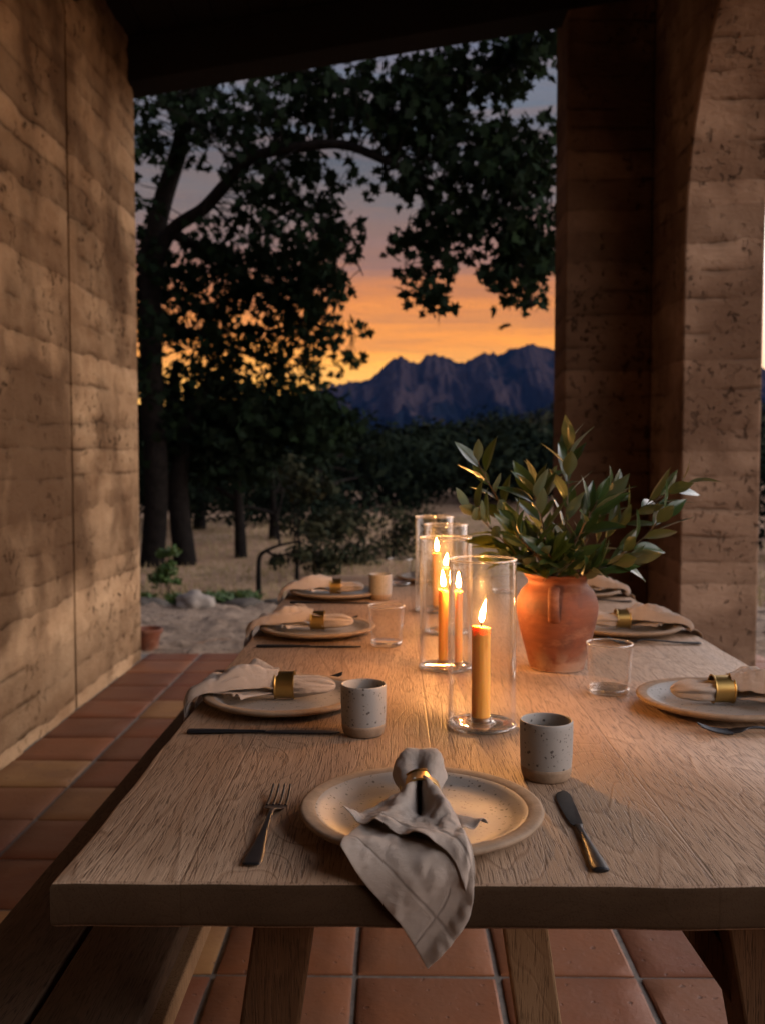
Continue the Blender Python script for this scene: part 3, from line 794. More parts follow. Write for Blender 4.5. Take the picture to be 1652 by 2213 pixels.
    v3, f3, hem3, uv3 = sheet(Rc, hr, lambda a, b: 0.0)
    # --- rolled bulb beyond the ring
    n = 72; m_ = 40; v4 = []; f4 = []; uv4 = []
    for i in range(m_+1):
        q = i/m_; tq = 1-(1-q)**1.35
        s = .016-(.112 if fat else .104)*tq
        grow = sst(.08, .62, tq)
        e1 = .58 if fat else .30
        end = math.sqrt(max(0, 1-((tq-e1)/(1-e1))**2)) if tq > e1 else 1.0
        if not fat: end = end**1.25
        rw_ = (.0200+(.0118 if fat else .0085)*grow)*end+.0003; rh_ = (.0200+(.0080 if fat else .0015)*grow)*end**.8+.0003
        zc_ = .0325+(.011 if fat else .002)*sst(0, .5, tq)-.003*sst(.6, 1, tq)
        for j in range(n):
            an = 2*math.pi*j/n; c, sn = math.cos(an), math.sin(an)
            dd = abs((an-math.pi/2-(.22 if fat else 0)+math.pi) % (2*math.pi)-math.pi)
            wd = .30+.42*math.sin(math.pi*min(1, tq*1.1))
            cre = (.62 if fat else .74)*math.exp(-(dd/wd)**2)*(1-(1.0 if fat else .4)*sst(.42, .84, tq))*(.75+.25*sst(0, .2, tq))
            fold = 1+.065*math.sin(5*an+sd+3*tq)+(.04 if fat else .10)*nz(c*2.4+sd, sn*2.4, tq*3)+.05*nz(c*7+sd, sn*7, tq*9)+.02*nz(c*18+sd, sn*18, tq*20)
            if not fat:
                for a0, dp in ((.42, .34), (2.72, .34), (-.3, .2), (-2.84, .2)):
                    da = abs((an-a0+math.pi) % (2*math.pi)-math.pi); cre += dp*math.exp(-(da/.22)**2)*(.55+.45*math.sin(tq*5+a0*3+sd))
            rr = (1-cre)*fold
            # lips beside the crease stand a little proud
            rr *= 1+.14*math.exp(-((dd-wd*1.7)/.35)**2)*(1-tq*.5)
            zq = zc_+rh_*sn*rr; 
            v4.append((rw_*c*rr*flip, -s, max(zq, .0098+.0006*nz(c*8, s*80)))); uv4.append((j/n*.9, s*6))
    for i in range(m_):
        for j in range(n):
            k2 = (j+1) % n; q = (i*n+j, i*n+k2, (i+1)*n+k2, (i+1)*n+j); f4.append(q if flip > 0 else q[::-1])
    f4.append(tuple(m_*n+j for j in range(n)))
    def shell(v, f, hem, uv, nm, solid=True):
        me = mesh(nm, v, f, True)
        if hem:
            at = me.attributes.new('hem', 'FLOAT', 'POINT'); at.data.foreach_set('value', hem)
        ul = me.uv_layers.new(name='uv'); li = np.zeros(len(me.loops), int); me.loops.foreach_get('vertex_index', li)
        ul.data.foreach_set('uv', np.array(uv)[li].ravel())
        o = link(nm, me, M_linen, t_)
        if solid: so_ = o.modifiers.new('s', 'SOLIDIFY'); so_.thickness = .0013; so_.offset = 0
        sb = o.modifiers.new('u', 'SUBSURF'); sb.levels = sb.render_levels = 1
        return o
    v, f = join([(v, f), (v2, f2), (v3, f3)])
    shell(v, f, hem+hem2+hem3, uv+uv2+uv3, 'flared_end')
    shell(v4, f4, None, uv4, 'gathered_end', False)
    return t_

# ------------------------------------------------------------------ place settings
G_PL, G_NA, G_RI = 'stoneware plates around the table', 'linen napkins on the plates', 'brass napkin rings'
plate0, mug0, tum0, ring0, fork0, knife0 = make_plate(), make_mug(), make_tumbler(), make_ring(), make_fork(), make_knife()
used = set()
def put(o, loc, rz=0, label='', group=None, rx=0):
    c = o if o.name not in used else copy_tree(o)
    if o.name not in used: used.add(o.name)
    c.location = loc; c.rotation_euler = (rx, 0, rz); c['label'] = label
    if group: c['group'] = group
    return c
SET = [  # x, y, turn, edge, where, napkin seed, flip
    (.032, 1.087, 0, .158, 'at the near end of the table', 1, 1),
    (-.188, 1.630, -90, .153, 'nearest on the left side', 2, 1),
    (-.185, 2.305, -90, .156, 'in the middle of the left side', 3, 1),
    (-.180, 2.945, -90, .160, 'farthest on the left side', 4, 1),
    (.560, 1.608, 90, .178, 'nearest on the right side', 5, -1),
    (.565, 2.335, 90, .173, 'on the right just past the jar', 6, -1),
    (.572, 2.985, 90, .166, 'farthest right, half hidden by the jar', 7, -1),
    (.150, 3.335, 180, .165, 'at the far end behind the candles', 8, 1)]
for (x, y, a, e, wh, sd, fp) in SET:
    rz = R(a)
    put(plate0, (x, y, TZ), rz, 'round speckled stoneware plate with bare clay rim, '+wh, G_PL)
    na = make_napkin('napkin', 'rumpled oatmeal linen napkin in a brass ring, '+wh, sd, e, fp, 1.0, 1.0 if a == 0 else 1.25)
    na.location = (x, y, TZ); na.rotation_euler = (0, 0, rz); na['group'] = G_NA
    # ring sits round the gathered neck; its axis runs along the napkin
    put(ring0, (x, y, TZ+.0335), rz, 'brass napkin ring round the linen napkin '+wh, G_RI)
put(mug0, (.203, 1.247, TZ), 0, 'pale grey speckled stoneware cup right of the nearest plate', 'stoneware cups')
put(mug0, (-.046, 1.448, TZ), 1.1, 'pale speckled cup beside the nearest plate on the left side', 'stoneware cups')
put(mug0, (-.040, 2.885, TZ), 2.3, 'small cup beside the farthest plate on the left side', 'stoneware cups')
put(tum0, (.392, 1.712, TZ), 0, 'empty clear tumbler right of the terracotta jar', 'clear tumblers')
put(tum0, (-.016, 2.155, TZ), 0, 'clear tumbler at the end of the middle left plate', 'clear tumblers')
put(tum0, (.021, 3.21, TZ), 0, 'clear tumbler near the far end, behind the small cup', 'clear tumblers')
put(tum0, (.352, 3.03, TZ), 0, 'clear tumbler seen through the front hurricane glass', 'clear tumblers')
G_C = 'black cutlery'
put(fork0, (-.1435, 1.069, TZ), R(-2), 'matte black fork lying left of the nearest plate', G_C)
put(knife0, (.212, 1.072, TZ), R(0), 'matte black table knife lying right of the nearest plate', G_C)
put(knife0, (-.197, 1.447, TZ), R(-90), 'black knife in front of the nearest plate on the left side', G_C)
put(knife0, (-.188, 2.130, TZ), R(-90), 'black knife in front of the middle plate on the left side', G_C)
put(knife0, (-.185, 2.800, TZ), R(-90), 'black knife in front of the farthest plate on the left side', G_C)
put(fork0, (-.205, 1.800, TZ), R(-90), 'black fork behind the nearest plate on the left side, tips showing', G_C)
put(fork0, (-.20, 2.480, TZ), R(-90), 'black fork behind the middle plate on the left side', G_C)
put(fork0, (.578, 1.452, TZ), R(90), 'black fork in front of the nearest plate on the right side', G_C)
put(fork0, (.600, 2.178, TZ), R(90), 'black fork on the right side, behind the tumbler', G_C)
put(fork0, (.605, 2.835, TZ), R(90), 'black fork farthest on the right side', G_C)

# ------------------------------------------------------------------ hurricanes and candles
def make_hurricane():
    t_ = thing('hurricane_glass', 'x', 'candle glass')
    r, h = .0535, .2665
    v, f = lathe([(r-.0024, .0042), (r-.0024, h-.0015), (r-.0012, h), (r, h-.0015), (r, .004), (r-.0012, .0015)], 96); obj('glass_cylinder', v, f, M_glass, t_, True, 40)
    # polished lip catches the light
    L = [(r-.0012+.0018*math.cos(a), h+.0002+.0016*math.sin(a)) for a in [2*math.pi*k/10 for k in range(11)]]
    v, f = lathe(L, 96); obj('lip', v, f, M_lip, t_, True)
    v, f = lathe([(.0005, .0002), (r-.003, .0002), (r+.0012, .0022), (r+.0016, .0045), (r-.0004, .0066), (.030, .0062), (.021, .0072), (.0005, .0072)], 96); obj('glass_base', v, f, M_glassb, t_, True, 60)
    return t_
def make_cup(r, x=0, y=0, par=None):
    v, f = lathe([(r+.0085, .0074), (r+.0095, .0082), (r+.0075, .0100), (r+.0030, .0125), (r+.0034, .0150), (r+.0026, .0165), (r+.0008, .0160), (r+.0004, .0090), (.0005, .0088)], 48)
    return obj('candle_cup', [(a+x, b+y, c) for a, b, c in v], f, M_glassb, par, True)
def make_candle(r, label, h=.162, lean=0.0, sd=0, fl_h=.046):
    t_ = thing('candle', label, 'candle', group='lit beeswax candles')
    z0 = .0092; prof = [(.0005, z0), (r*.97, z0), (r, z0+.002)]
    for k in range(1, 40): prof.append((r*(1+.012*nz(k*.25, sd)), z0+.002+(h-.006-z0)*k/40.0))
    prof += [(r*.99, h-.0035), (r*.955, h-.0012), (r*.86, h-.0004), (r*.66, h-.0016), (r*.4, h-.0026), (.0005, h-.0028)]
    v, f = lathe(prof, 48)
    v = [(x*(1+.018*nz(math.atan2(y, x)*3, z*14, sd)), y*(1+.018*nz(math.atan2(y, x)*3, z*14, sd)), z) for x, y, z in v]
    def drip(x, y, z):
        an = math.atan2(y, x); g = 0
        for a0, ln in ((-1.9+sd, .030), (-.9+sd*1.7, .016), (1.6+sd, .024)):
            da = (an-a0+math.pi) % (2*math.pi)-math.pi; g += .0013*math.exp(-(da/.20)**2)*sst(h-ln-.006, h-ln, z)*(1-sst(h-.004, h, z)*.6)*(1.35 if abs(z-h+ln) < .004 else 1)
        k = 1+g/r; return (x*k, y*k, z-(.0016*(1+math.sin(an+sd)) if z > h-.0045 else 0))
    v = [drip(*q) for q in v]
    obj('wax', v, f, M_wax, t_, True, 60)
    wk = [(0, 0, h-.003), (0, 0, h+.004), (.0006+lean*.4, 0, h+.0095)]
    v, f = tube(wk, [.0009, .0009, .0007], 8); obj('wick', v, f, M_wick, t_, True)
    def flame(hh, rr, zb, nm, m_, fy=1.0):
        P = []; N = 18
        for k in range(N+1):
            u = k/N; rad = rr*(math.sin(math.pi*u**.55))**1.05*(1-.15*u) if 0 < u < 1 else .00015
            P.append((max(rad, .00015), u*hh))
        v, f = lathe(P, 24); v = [(x+lean*(z/hh)**1.6*.012/.01+.0004*math.sin(z*60+sd), y*fy, z+zb) for x, y, z in v]
        return obj(nm, v, f, m_, t_, True)
    flame(fl_h*.74, .0044, h+.0045, 'flame', M_flame)
    flame(fl_h*.92, .0058, h+.0035, 'flame_glow', M_veil)
    return t_
hur0 = make_hurricane()
HU = [(.140, 1.492, 'front hurricane glass, nearest the camera, round a thick candle'), (.106, 1.919, 'second hurricane glass holding two slim candles'),
      (.128, 2.322, 'third hurricane glass, between the second and the farthest'), (.114, 2.662, 'farthest and leftmost tall hurricane glass in the row')]
for i, (x, y, lb) in enumerate(HU):
    put(hur0, (x, y, TZ), 0, lb, 'hurricane glasses down the middle of the table')
CA = [(.1385, 1.492, .0148, 'thick beeswax candle in the front hurricane glass', .006, 1, .050),
      (.101, 1.925, .0096, 'slim lit candle, left of the pair in the second hurricane glass', -.0015, 2, .046),
      (.131, 1.905, .0080, 'slimmest lit candle, right of the pair in the second hurricane glass', .0, 3, .044),
      (.128, 2.322, .0095, 'lit candle in the third hurricane glass', .003, 4, .040),
      (.122, 2.662, .0120, 'lit candle in the farthest hurricane glass', -.002, 5, .048)]
for (x, y, r, lb, ln, sd, fh) in CA:
    c = make_candle(r, lb, .162 if sd != 5 else .166, ln, sd, fh); c.location = (x, y, TZ)
    cp = tag(make_cup(r), 'small clear glass cup under the '+lb.replace('beeswax ', '').split(',')[0].replace('in the', 'of the'), 'candle holder', 'glass candle cups'); cp.location = (x, y, TZ)
    if sd == 2: cp['label'] = 'small clear glass cup under the left of the paired slim candles'
    if sd == 3: cp['label'] = 'small clear glass cup under the right of the paired slim candles'

# ------------------------------------------------------------------ clay jar with bay branches
JX, JY = .333, 1.925
jar = thing('clay_jar', 'round terracotta jar with two small handles, holding leafy bay branches', 'jar', (JX, JY, TZ), R(-8))
prof = smoothpath([(.0005, .001), (.050, .001), (.0545, .004), (.058, .014), (.066, .045), (.0765, .085), (.0822, .118), (.0805, .140), (.072, .160), (.062, .1705), (.0585, .177), (.0600, .183), (.0650, .1885), (.0665, .1925), (.0640, .1950), (.0590, .1935), (.0555, .186), (.056, .172), (.068, .155), (.075, .12), (.060, .04), (.0005, .03)], 3)
v, f = lathe([tuple(p) for p in prof], 80)
v = [(x*(1+.01*nz(x*8, y*8, z*8)+.003*nz(0, 0, z*90)), y*(1+.01*nz(x*8, y*8, z*8)+.003*nz(0, 0, z*90)), z) for x, y, z in v]
obj('body', v, f, M_terra, jar, True)
def strap(ang):
    P = smoothpath([(.062, .160), (.078, .172), (.0935, .170), (.0985, .155), (.096, .135), (.0905, .118), (.080, .108)], 5); v = []; f = []; n = 12
    P = [np.array(q) for q in P]
    for i, p in enumerate(P):
        d_ = P[min(i+1, len(P)-1)]-P[max(i-1, 0)]; d_ = d_/np.linalg.norm(d_); nn = np.array([-d_[1], d_[0]])
        ww = .0105+.002*abs(i/(len(P)-1)-.5)
        for j in range(n):
            a = 2*math.pi*j/n; q = p+nn*.0048*math.sin(a); v.append((q[0], ww*math.cos(a), q[1]))
    for i in range(len(P)-1):
        for j in range(n): k = (j+1) % n; f.append((i*n+j, i*n+k, (i+1)*n+k, (i+1)*n+j))
    f.append(tuple(range(n))); f.append(tuple((len(P)-1)*n+j for j in range(n)))
    ca, sa = math.cos(ang), math.sin(ang)
    obj('handle', [(x*ca-y*sa, x*sa+y*ca, z) for x, y, z in v], f, M_terra, jar, True)
strap(R(-96)); strap(R(84))

LEAF_OUT = [(0, 0), (.06, .03), (.16, .10), (.30, .165), (.46, .19), (.62, .165), (.78, .105), (.90, .05), (1, .004)]
def bay_leaf(pos, d_, nrm, L, cup=.5, curl=.25, sd=0, wid=1.0):
    # blade along d_, surface normal nrm, folded along the midrib, tip curling
    d_ = d_.normalized(); nrm = (nrm-d_*nrm.dot(d_)).normalized(); s_ = d_.cross(nrm)
    v = []; f = []; N = len(LEAF_OUT)
    for i, (u, hw) in enumerate(LEAF_OUT):
        bend = -curl*L*u*u*.5
        wv = .012*L*math.sin(u*14+sd)
        c = pos+d_*(u*L*(1-.06*abs(curl)))+nrm*bend
        hw = hw*wid
        for k in (-1, -.5, 0, .5, 1):
            v.append(c+s_*(k*hw*L)+nrm*(abs(k)*hw*L*cup*.6 + (wv if abs(k) == 1 else 0)*(1 if k > 0 else -1) - (.006*L if k == 0 else 0)))
    for i in range(N-1):
        for k in range(4): f.append((i*5+k, i*5+k+1, (i+1)*5+k+1, (i+1)*5+k))
    return v, f
brn = random.Random(21)
BR = [  # points from the jar mouth outwards (world), number of leaves, leaf length, label
    ([(.335, 1.925, .93), (.350, 1.93, 1.05), (.353, 1.93, 1.15), (.352, 1.93, 1.205)], 13, 0.082, 'tallest upright bay branch, just right of centre'),
    ([(.32, 1.92, .93), (.26, 1.90, 1.03), (.205, 1.89, 1.11), (.168, 1.885, 1.175)], 12, 0.077, 'bay branch reaching up to the far left'),
    ([(.31, 1.91, .93), (.25, 1.87, .99), (.195, 1.86, 1.045), (.155, 1.85, 1.085)], 12, 0.080, 'low bay branch leaning left over the candles'),
    ([(.345, 1.92, .93), (.42, 1.91, 1.02), (.495, 1.90, 1.085), (.575, 1.90, 1.135)], 16, 0.080, 'long bay branch reaching out to the right'),
    ([(.35, 1.91, .93), (.43, 1.88, .985), (.49, 1.87, 1.03), (.525, 1.86, 1.075)], 10, 0.074, 'lower bay branch on the right, beside the long one'),
    ([(.33, 1.91, .93), (.305, 1.88, 1.02), (.285, 1.87, 1.09), (.276, 1.865, 1.12)], 12, 0.077, 'bay branch rising left of centre'),
    ([(.335, 1.90, .93), (.345, 1.85, 1.00), (.365, 1.82, 1.06), (.385, 1.81, 1.10)], 12, 0.077, 'bay branch at the front leaning right'),
    ([(.33, 1.90, .93), (.30, 1.85, .975), (.265, 1.825, 1.01), (.235, 1.81, 1.04)], 12, 0.080, 'short bay branch at the front leaning left'),
    ([(.34, 1.94, .93), (.31, 1.97, 1.03), (.30, 1.99, 1.10), (.315, 2.0, 1.13)], 10, 0.077, 'bay branch at the back of the jar'),
    ([(.345, 1.935, .93), (.40, 1.96, 1.02), (.43, 1.98, 1.08), (.455, 1.985, 1.11)], 10, 0.074, 'back bay branch tilting right'),
    ([(.33, 1.89, .935), (.325, 1.86, .965), (.315, 1.835, .985), (.30, 1.82, 1.00)], 12, 0.069, 'stubby leafy sprig spilling over the front rim'),
    ([(.345, 1.90, .935), (.38, 1.87, .96), (.41, 1.855, .975), (.45, 1.85, .985)], 10, 0.074, 'short sprig low on the right rim'),
    ([(.32, 1.90, .935), (.285, 1.87, .96), (.255, 1.86, .985), (.225, 1.85, .99)], 10, 0.072, 'short sprig low on the left rim')]
for bi, (pts, nl, LL, lb) in enumerate(BR):
    base = Vector((JX, JY, TZ+.10))
    b_ = thing('bay_branch', lb+', standing in the clay jar', 'branch', tuple(base), 0, 'bay branches in the clay jar')
    P = [Vector(tuple(q)) for q in smoothpath([(JX+(pts[0][0]-JX)*.2, JY, TZ+.06)]+pts, 8)]
    rr = [.0026*(1-.65*i/(len(P)-1)) for i in range(len(P))]
    pv = []; pf = []; tint = []
    tv = [(tube([q-base for q in P], rr, 7))]
    out = Vector((P[-1].x-JX, P[-1].y-JY, .001))
    for k in range(nl+6):
        u = .20+.80*k/(nl+5); i = min(len(P)-2, int(u*(len(P)-1))); fr = u*(len(P)-1)-i
        p = P[i].lerp(P[i+1], fr); tdir = (P[i+1]-P[i]).normalized()
        if p.z < TZ+.185: continue
        phi = k*2.4+bi; perp = tdir.orthogonal().normalized(); perp = Matrix.Rotation(phi, 3, tdir) @ perp
        last = (k >= nl+4)
        spread = brn.uniform(.45, .95) if not last else brn.uniform(.15, .4)
        d_ = (tdir*brn.uniform(.55, 1)+perp*spread*.95+Vector((brn.uniform(-.2, .2), -.12, brn.uniform(-.1, .25)))).normalized()
        nrm = (tdir*1.0-perp*.4+Vector((brn.uniform(-.4, .4), brn.uniform(-.7, .1), brn.uniform(-.1, .5))))
        L = LL*brn.uniform(.78, 1.22)*(1.0 if u < .9 else .85)
        if p.z+d_.z*L < TZ+.198: d_.z = abs(d_.z)+.15; d_.normalize()
        if p.z+d_.z*L < TZ+.198: continue
        st0 = p+d_*.007
        v_, f_ = bay_leaf(st0-base, d_, nrm, L, brn.uniform(.2, .6), brn.uniform(-.1, .55), k*1.7, brn.uniform(.88, 1.15))
        o_ = len(pv); pv += v_; pf += [tuple(q+o_ for q in ff_) for ff_ in f_]; tint += [brn.random()]*len(v_)
        tv.append(tube([p-base, st0-base+d_*.002], [.0012, .0008], 5))
    v_, f_ = join(tv); obj('stem', v_, f_, M_twig, b_, True)
    me = mesh('leaves', pv, pf, True); at = me.attributes.new('tint', 'FLOAT', 'POINT'); at.data.foreach_set('value', tint)
    o = link('leaves', me, M_bay, b_); so_ = o.modifiers.new('s', 'SUBSURF'); so_.levels = so_.render_levels = 1

# ------------------------------------------------------------------ small outdoor things
pt = thing('flower_pot', 'small terracotta flower pot on the gravel by the end of the left wall', 'flower pot', (-1.60, 6.12, -.06))
v, f = lathe([(.0005, 0), (.055, 0), (.058, .004), (.082, .125), (.092, .127), (.095, .133), (.095, .155), (.090, .158), (.083, .155), (.078, .13), (.0005, .125)], 40); obj('body', v, f, M_terra, pt, True, 40)
def rock(name, label, loc, s, sd, m_):
    bm = bmesh.new(); bmesh.ops.create_icosphere(bm, subdivisions=4, radius=1)
    for q in bm.verts:
        n_ = q.co.normalized(); k = 1+.28*nz(n_.x*1.6+sd, n_.y*1.6, n_.z*1.6)+.1*nz(n_.x*5, n_.y*5+sd, n_.z*5)
        q.co = Vector((n_.x*s[0]*k, n_.y*s[1]*k, n_.z*s[2]*k))
    o = bmobj(name, bm, m_, None, True); o.location = loc; return tag(o, label, 'stone', 'stones edging the planting bed')
M_rockp = simple('pale_rock', (.20, .17, .145), (.30, .26, .22), 8, .9, .6, .02)
M_rockd = simple('dark_rock', (.07, .06, .05), (.14, .12, .10), 8, .9, .6, .02)
rock('stone', 'pale white stone in the edging, left of the table corner', (-1.70, 8.05, -.03), (.17, .13, .10), 1, M_rockp)
ST = ['grey edging stone left of the pale one', 'low dark edging stone nearest the left wall', 'long dark edging stone right of the pale one', 'flat dark edging stone in front of the bare sapling', 'small dark edging stone seen past the far napkin', 'dark edging stone behind the left end of the table']
for i, (x, lb) in enumerate(zip((-2.15, -2.62, -1.28, -.95, -.62, -.25), ST)):
    rock('stone', lb, (x, 8.15+.06*nz(i*3.3), -.06), (.2+.05*nz(i), .11, .065), 5+i*3, M_rockd)

# ---- generic leaf cloud
MAPLE = [(0, -.5), (.12, -.18), (.42, -.32), (.34, -.05), (.55, .12), (.24, .14), (.22, .30), (0, .62), (-.22, .30), (-.24, .14), (-.55, .12), (-.34, -.05), (-.42, -.32), (-.12, -.18)]
OVAL = [(0, -.5), (.2, -.2), (.22, .1), (0, .5), (-.22, .1), (-.2, -.2)]
def cloud(name, cen, size, m_, parent, outline=MAPLE, sd=0, out=None):
    """cen: (n,3) leaf centres; size: (n,) leaf lengths. One n-gon per leaf, lightly folded."""
    rs = np.random.RandomState(sd); n = len(cen); k = len(outline)
    ou = np.array([(x, y, .12*abs(x)) for x, y in outline])
    q = rs.normal(size=(n, 4)); q /= np.linalg.norm(q, axis=1)[:, None]
    a, b, c, d_ = q.T
    Rm = np.stack([np.stack([1-2*(c*c+d_*d_), 2*(b*c-a*d_), 2*(b*d_+a*c)], 1), np.stack([2*(b*c+a*d_), 1-2*(b*b+d_*d_), 2*(c*d_-a*b)], 1), np.stack([2*(b*d_-a*c), 2*(c*d_+a*b), 1-2*(b*b+c*c)], 1)], 1)
    if out is not None:      # leaves turned outwards from their clump, so clumps shade as masses
        z_ = out/np.linalg.norm(out, axis=1)[:, None]+rs.normal(size=(n, 3))*.35; z_ /= np.linalg.norm(z_, axis=1)[:, None]
        x_ = np.cross(z_, rs.normal(size=(n, 3))); x_ /= np.linalg.norm(x_, axis=1)[:, None]; y_ = np.cross(z_, x_)
        Rm = np.stack([x_, y_, z_], 2)
    V = np.einsum('nij,kj->nki', Rm, ou)*size[:, None, None]+cen[:, None, :]
    me = bpy.data.meshes.new(name); me.vertices.add(n*k); me.vertices.foreach_set('co', V.ravel())
    me.loops.add(n*k); me.loops.foreach_set('vertex_index', np.arange(n*k)); me.polygons.add(n)
    me.polygons.foreach_set('loop_start', np.arange(n)*k); me.polygons.foreach_set('loop_total', np.full(n, k)); me.update(calc_edges=True)
    at = me.attributes.new('tint', 'FLOAT', 'POINT'); at.data.foreach_set('value', np.repeat(rs.rand(n), k))
    return link(name, me, m_, parent)
def twigs(rs, centres, radii, per, spread, droop=.0):
    out = []
    for c, r in zip(centres, radii):
        nt_ = max(1, int(per*(r/spread)**2*.5)) if False else per
        pass
    return out

# camera-independent world positions of the tree limbs were measured from the photo's perspective;
# P2 turns a direction seen in the photo and a distance into such a world point.
cp_, sp_ = math.cos(PITCH), math.sin(PITCH); cy_, sy_ = math.cos(YAW), math.sin(YAW)
def P2(px, py, dist):
    x = (px-826)/2050; z = -(py-1106)/2050; y = 1.0
    y, z = y*cp_+z*sp_, -y*sp_+z*cp_; x, y = x*cy_-y*sy_, x*sy_+y*cy_
    k = dist/y; return Vector((x*k, dist, 1.18+z*k))

def limb(pts, r0, r1, sub=7, n=9):
    P = [Vector(tuple(q)) for q in smoothpath([tuple(p) for p in pts], sub)]
    return tube(P, [r0+(r1-r0)*i/(len(P)-1) for i in range(len(P))], n)

# ---- the big spreading tree
rt = np.random.RandomState(3)
T0 = Vector((-2.95, 11.6, -.15))
tree = thing('maple_tree', 'big spreading broad-leaved tree behind the left wall, limbs arching over the view', 'tree', tuple(T0))
LB = [([(-2.98, 11.6, -.2), P2(338, 1050, 11.5), P2(328, 850, 11.4), P2(325, 680, 11.3), P2(325, 540, 11.2)], .15, .125),
      ([P2(325, 560, 11.2), P2(350, 440, 11.1), P2(385, 330, 11.0), P2(412, 230, 10.9), P2(470, 165, 10.8), P2(560, 120, 10.6)], .125, .06),
      ([P2(325, 600, 11.2), P2(370, 500, 11.0), P2(440, 450, 10.6), P2(490, 395, 10.3), P2(545, 340, 10.0), P2(640, 318, 9.7), P2(740, 312, 9.5), P2(830, 345, 9.3), P2(890, 375, 9.1), P2(960, 408, 9.0), P2(1030, 452, 8.9), P2(1110, 500, 8.8)], .085, .016),
      ([P2(890, 375, 9.1), P2(930, 470, 9.0), P2(925, 560, 8.9), P2(935, 630, 8.9)], .03, .008),
      ([P2(1030, 452, 8.9), P2(1090, 540, 8.9), P2(1130, 620, 8.9), P2(1150, 660, 8.9)], .03, .008),
      ([P2(412, 230, 10.9), P2(400, 150, 10.8), P2(370, 40, 10.6)], .10, .05),
      ([P2(560, 120, 10.6), P2(700, 170, 10.2), P2(860, 190, 9.8), P2(1010, 170, 9.4), P2(1130, 120, 9.2)], .06, .02),
      ([P2(860, 190, 9.8), P2(980, 280, 9.6), P2(1100, 340, 9.3), P2(1190, 420, 9.2)], .04, .015),
      ([P2(545, 340, 10.0), P2(620, 420, 10.2), P2(700, 500, 10.2), P2(765, 560, 10.2), P2(785, 595, 10.2)], .03, .005),
      ([P2(370, 500, 11.0), P2(470, 560, 11.3), P2(560, 620, 11.6), P2(650, 690, 11.6), P2(760, 715, 11.6)], .07, .01),
      ([P2(328, 700, 11.3), P2(420, 720, 11.7), P2(520, 760, 12.0), P2(640, 790, 12)], .06, .01)]
v, f = join([limb(*q) for q in LB]); v = [tuple(Vector(p)-T0) for p in v]
obj('trunk', v, f, M_bark, tree, True)
# foliage masses: cx, cy, rx, ry (as seen), distance, number of twigs
BL = [(350, 260, 90, 80, 10.6, 90), (330, 370, 50, 90, 10.8, 26), (500, 230, 90, 60, 10.6, 80), (470, 300, 70, 60, 10.6, 40), (620, 230, 100, 90, 10.2, 120), (740, 210, 100, 80, 10.0, 110), (860, 190, 100, 90, 9.7, 115), (985, 170, 100, 90, 9.5, 115), (1085, 130, 90, 65, 9.3, 95), (1170, 90, 50, 40, 9.2, 34),
      (900, 290, 90, 60, 9.4, 75), (1000, 300, 90, 70, 9.2, 90), (1085, 350, 90, 90, 9.1, 120), (1160, 420, 50, 130, 9.1, 85), (1180, 290, 30, 50, 9.1, 16), (880, 385, 60, 35, 9.1, 26), (960, 400, 60, 55, 9.0, 34), (1060, 470, 80, 60, 8.9, 62), (915, 520, 62, 34, 8.9, 24), (890, 600, 28, 28, 8.9, 8), (940, 645, 34, 22, 8.9, 11), (930, 580, 40, 40, 8.9, 12), (990, 560, 20, 16, 8.9, 3), (1115, 560, 60, 60, 8.9, 42), (1145, 650, 24, 24, 8.9, 9), (1098, 600, 24, 40, 8.9, 10), (1180, 560, 20, 50, 8.9, 12),
      (600, 370, 110, 60, 10.2, 85), (700, 370, 70, 34, 10.1, 26), (620, 470, 110, 60, 10.6, 85), (690, 520, 80, 36, 10.3, 34), (760, 500, 24, 16, 10.2, 3), (500, 500, 80, 60, 11, 46),
      (450, 590, 150, 75, 11.5, 130), (600, 600, 110, 70, 11.3, 110), (690, 620, 60, 45, 11.3, 36), (400, 690, 120, 80, 11.8, 90), (540, 700, 120, 75, 11.6, 95), (660, 700, 80, 50, 11.5, 52), (745, 712, 40, 22, 11.6, 9), (320, 600, 40, 120, 11.5, 50), (680, 770, 90, 45, 11.9, 44), (560, 790, 130, 45, 12.0, 44), (400, 800, 120, 50, 12, 36), (330, 900, 50, 90, 11.8, 40), (330, 760, 55, 90, 11.2, 50)]
cen = []; siz = []; TW = []
for (cx_, cy2, rx_, ry_, dist, nt_) in BL:
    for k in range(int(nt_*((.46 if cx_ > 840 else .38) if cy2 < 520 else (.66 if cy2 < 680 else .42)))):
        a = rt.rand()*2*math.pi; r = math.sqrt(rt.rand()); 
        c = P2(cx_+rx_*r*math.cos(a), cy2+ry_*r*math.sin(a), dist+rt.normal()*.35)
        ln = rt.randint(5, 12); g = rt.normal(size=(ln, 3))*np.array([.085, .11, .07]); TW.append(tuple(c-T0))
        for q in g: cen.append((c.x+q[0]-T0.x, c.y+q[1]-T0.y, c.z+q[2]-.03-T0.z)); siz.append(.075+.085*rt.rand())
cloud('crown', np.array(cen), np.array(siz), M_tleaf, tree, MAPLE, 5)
LP = np.array([tuple(q) for pts, _, _ in LB for q in smoothpath([tuple(Vector(p)-T0) for p in pts], 12)]); parts = []
for c in TW:
    c = np.array(c); dd = np.linalg.norm(LP-c, axis=1); p = LP[dd.argmin()]; L_ = dd.min()
    if L_ > 1.1: p = c+(p-c)/L_*(.5+.5*rt.rand())
    mid = (p+c)/2+rt.normal(size=3)*.05+np.array([0, 0, .04])
    parts.append(tube([p, mid, c+rt.normal(size=3)*.03], [.009, .006, .003], 4, False))
v, f = join(parts); obj('twigs', v, f, M_bark, tree, True)

